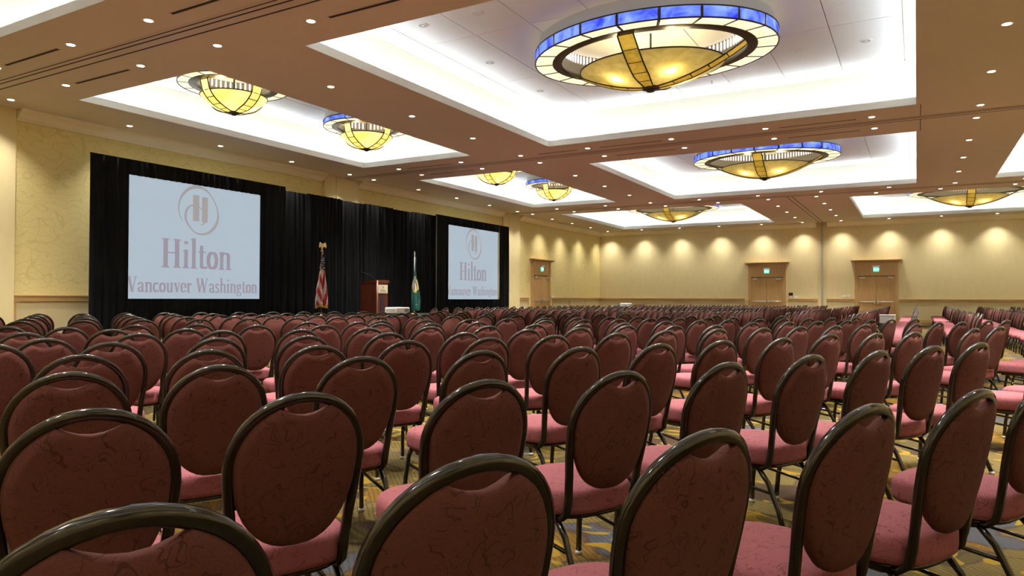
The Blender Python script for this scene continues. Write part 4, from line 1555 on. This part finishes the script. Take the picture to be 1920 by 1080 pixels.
for nm, sx, fr in (('gl_fl', -1, True), ('gl_fr', 1, True), ('gl_bl', -1, False), ('gl_br', 1, False)):
    p = leg_pts(sx, fr)[-1]
    ME[nm] = MB().lathe([(0.0005, 0.0), (0.016, 0.0), (0.018, 0.012), (0.014, 0.02), (0.0005, 0.02)], 10, 0, (p[0], p[1], 0)).mesh('glide', M_GLIDE)
for nm, sx in (('str_l', -1), ('str_r', 1)):
    ME[nm] = MB().tube([(sx * 0.192, 0.186, 0.235), (sx * 0.188, 0.0, 0.215), (sx * 0.184, -0.185, 0.20)], 0.008, sides=6).mesh('stretcher', M_FRAME)
# simple far chair: frame+legs, pad, seat
lf = MB().tube(frame_half(10), TA * 1.1, TB, 4, ref=(0, 1, 0))
for sx in (-1, 1):
    for fr in (True, False):
        lf.tube([leg_pts(sx, fr)[i] for i in (0, 2, 3)], 0.013, 0.013, 4, ref=(0, 1, 0))
    lf.tube([(sx * 0.192, 0.186, 0.235), (sx * 0.184, -0.185, 0.20)], 0.009, sides=4)
ME['frame_lo'] = lf.mesh('frame', M_FRAME)
lpad, lseat = MB().rings(pad_mesh(18, 1)), MB().rings(seat_rings(16, 1))
ME['backrest_lo'] = lpad.mesh('backrest', M_FABRIC_SHADE_LO)
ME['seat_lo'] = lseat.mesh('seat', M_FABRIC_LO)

# apex pixels of the nearer chairs, read off the photograph; each lies at chair-top height above the floor
APEX = [(131, 697.5), (152, 664.7), (208, 641), (260.6, 624.4), (86, 634), (45, 623), (124, 613), (210, 617), (253, 609), (349, 615.6), (-15, 645),
        (393, 655), (413, 684), (408, 633), (417.5, 619), (371, 607), (483, 609), (565.6, 617), (577, 629), (599, 647), (575, 736), (609, 609), (579, 603),
        (674, 603), (681, 668), (765.6, 638), (730, 623), (692.5, 614), (715, 606), (807, 612), (810.6, 605.6), (872.5, 623),
        (919, 632.4), (906, 657), (915, 712), (917.5, 610.7), (899, 603), (991, 617), (1041, 628), (1091, 650), (1172, 695.6), (1159, 624), (1089, 614),
        (1095, 607), (1172, 605), (1177.5, 610), (1239, 644), (1250.6, 619), (1267.5, 610), (1005, 607.5),
        (1369, 679), (1357, 638), (1349, 616), (1344, 609), (1434, 614), (1413, 604), (1471, 633), (1526, 664.7), (1503, 611.6), (1559, 625.7), (1569, 610),
        (1652, 657), (1646, 624), (1624, 608), (1753, 648), (1717.5, 622), (1676, 608), (1843, 730), (1841, 642), (1776, 620), (1721, 606.6), (1762.5, 604),
        (1830, 615), (1877, 611.6), (1806, 603), (1640, 758), (1340, 805), (908, 854), (245, 951), (172, 766.7)]
AB = 63.5
e_ = Vector((math.cos(R(AB)), math.sin(R(AB))))
n_ = Vector((-math.sin(R(AB)), math.cos(R(AB))))
apex = []
for p in APEX:
    q = on_z(p[0], p[1], CH_TOP)
    v = Vector((q.x, q.y))
    if all((v - a[2]).length > 0.5 for a in apex):
        apex.append([v.dot(n_), v.dot(e_), v, False])
ROWT = [1.06, 2.11, 3.24, 4.38, 5.38, 6.36, 7.32, 8.25, 9.95, 11.0, 12.05, 13.1, 14.15]
cand = []   # (apex xy, heading, block, row, along)
rng = random.Random(3)
for i, t in enumerate(ROWT):
    for j in range(-3, 24):
        s = 0.10 + 0.640 * j + 0.045 * i
        best = None
        pos = n_ * (t + 0.018 * s + rng.uniform(-0.03, 0.03)) + e_ * (s + rng.uniform(-0.03, 0.03))
        hd = AB + rng.uniform(-2.5, 2.5)
        lim = 13.0 if pos.x > -7 else 13.0 + (-7 - pos.x) * 0.25
        if pos.y > lim or pos.x < -14.2:
            continue
        cand.append([pos, hd, 'a', i, j])
# snap the pattern to the chairs read from the photograph
used = set()
for ap in sorted(apex, key=lambda q: q[2].length):
    bk = min((k for k in range(len(cand)) if k not in used), key=lambda k: (cand[k][0] - ap[2]).length)
    if (cand[bk][0] - ap[2]).length < 0.62:
        used.add(bk)
        cand[bk][0] = ap[2]
    else:
        cand.append([ap[2], AB, 'a', min(range(len(ROWT)), key=lambda i: abs(ROWT[i] - ap[0])), 30])
        used.add(len(cand) - 1)
# drop pattern chairs that crowd a measured one, or that would stand in the picture where the photo shows none
keep = []
for k, c in enumerate(cand):
    if k not in used:
        if min((c[0] - a[2]).length for a in apex) < 0.54:
            continue
        q = project((c[0].x, c[0].y, CH_TOP))
        if q and q[1] > 612 and -60 < q[0] < 1930:
            continue
        if q is None or q[1] > 1500:
            continue
        if q[1] > 690 and not (-500 < q[0] < 2300):
            continue
    keep.append(c)
cand = keep
# off-frame neighbour seen at the right edge
# straight rows facing the stage in the middle of the hall
ROWX2 = [(3.6, 19.0, 39.0), (2.45, 17.2, 39.2), (1.15, 16.9, 39.5), (0.0, 15.3, 38.5), (-1.06, 14.5, 38.0), (-2.4, 16.0, 38.5), (-3.78, 15.9, 38.8), (-4.75, 15.2, 39), (-5.72, 15.0, 39), (-6.75, 14.9, 39),
         (-7.75, 15.1, 39), (-8.8, 15.3, 38), (-9.85, 15.8, 37), (-10.9, 16.2, 36), (-11.95, 16.5, 35)]
for i, (x, y0, y1) in enumerate(ROWX2):
    n = int((y1 - y0) / 0.575)
    for j in range(n):
        y = y0 + j * 0.575
        if i == 2 and 28.3 < y < 29.9:
            continue
        if any(abs(x - 0.29 - o.location.x) < 0.60 and abs(y - o.location.y) < 0.58 for o in bpy.data.objects if o.name.startswith(('projector_cart', 'side_table'))):
            continue
        cand.append([Vector((x + rng.uniform(-0.03, 0.03), y + rng.uniform(-0.02, 0.02))), 90 + rng.uniform(-2, 2), 'b', i, j])
cand = [c for c in cand if not (c[2] == 'a' and any((c[0] + n_ * 0.3 - o.location.xy).length < 0.85 for o in bpy.data.objects if o.name.startswith('projector_cart')))]

chairs = []
for ap, hd, blk, i, j in cand:
    th = R(hd)
    by = back_y(CH_TOP)
    # local (0, by) must land on the apex
    ox = ap.x - (-math.sin(th) * by)
    oy = ap.y - (math.cos(th) * by)
    if math.hypot(ox, oy) < 0.28:
        continue
    q = project((ap.x, ap.y, CH_TOP))
    vis = bool(q and -140 < q[0] < 2060 and q[1] < 1250)
    if not vis:
        continue
    chairs.append(dict(o=(ox, oy), th=th, blk=blk, i=i, d=math.hypot(ox, oy), px=q[0], along=(ap.dot(e_) if blk == 'a' else ap.y)))
chairs.sort(key=lambda c: c['d'])
single, rest = chairs[:300], chairs[300:]
# ordinal places within each row, counted over the chairs the picture shows
rowsort = {}
for c in chairs:
    rowsort.setdefault((c['blk'], c['i']), []).append(c)
for k, L in rowsort.items():
    L.sort(key=lambda c: c['along'])
    for n, c in enumerate(L):
        c['n'] = n + 1
FULL = 120
for k, c in enumerate(single):
    e = empty('banquet_chair', (c['o'][0], c['o'][1], 0), c['th'])
    if c['blk'] == 'a':
        lb = 'maroon oval-back chair, %s from the left in the %s angled row from the camera' % (ordw(c['n']), ordw(c['i'] + 1))
        grp = 'maroon chairs in the near angled rows'
    else:
        lb = 'maroon chair seen edge-on, %s from near end of the %s straight row from right' % (ordw(c['n']), ordw(c['i'] + 1))
        grp = 'maroon chairs in the far straight rows'
    tag(e, lb, 'chair', grp)
    if k < FULL:
        link('seat', ME['seat'], e)
        link('backrest', ME['backrest'], e)
        link('back_frame', ME['back_frame'], e)
        link('seat_frame', ME['seat_frame'], e)
        for q in ('fl', 'fr', 'bl', 'br'):
            lg = link('leg', ME['leg_' + q], e)
            link('glide', ME['gl_' + q], lg)
        link('stretcher', ME['str_l'], e)
        link('stretcher', ME['str_r'], e)
    else:
        link('seat', ME['seat_lo'], e)
        link('backrest', ME['backrest_lo'], e)
        link('frame', ME['frame_lo'], e)
big = MB()
for c in rest:
    ct, st_ = math.cos(c['th']), math.sin(c['th'])
    for src, mi in ((lf, 0), (lpad, 1), (lseat, 2)):
        big.add([(c['o'][0] + ct * x - st_ * y, c['o'][1] + st_ * x + ct * y, z) for x, y, z in src.v], src.f, mi, True)
if rest:
    fo = big.build('banquet_chairs', [M_FRAME, M_FABRIC_SHADE_LO, M_FABRIC_LO])
    tag(fo, 'farthest rows of maroon chairs before the far wall', 'chairs')
    fo['kind'] = 'stuff'
print('CHAIRS', len(chairs), len(rest), 'DOWNLIGHTS', len(DL))
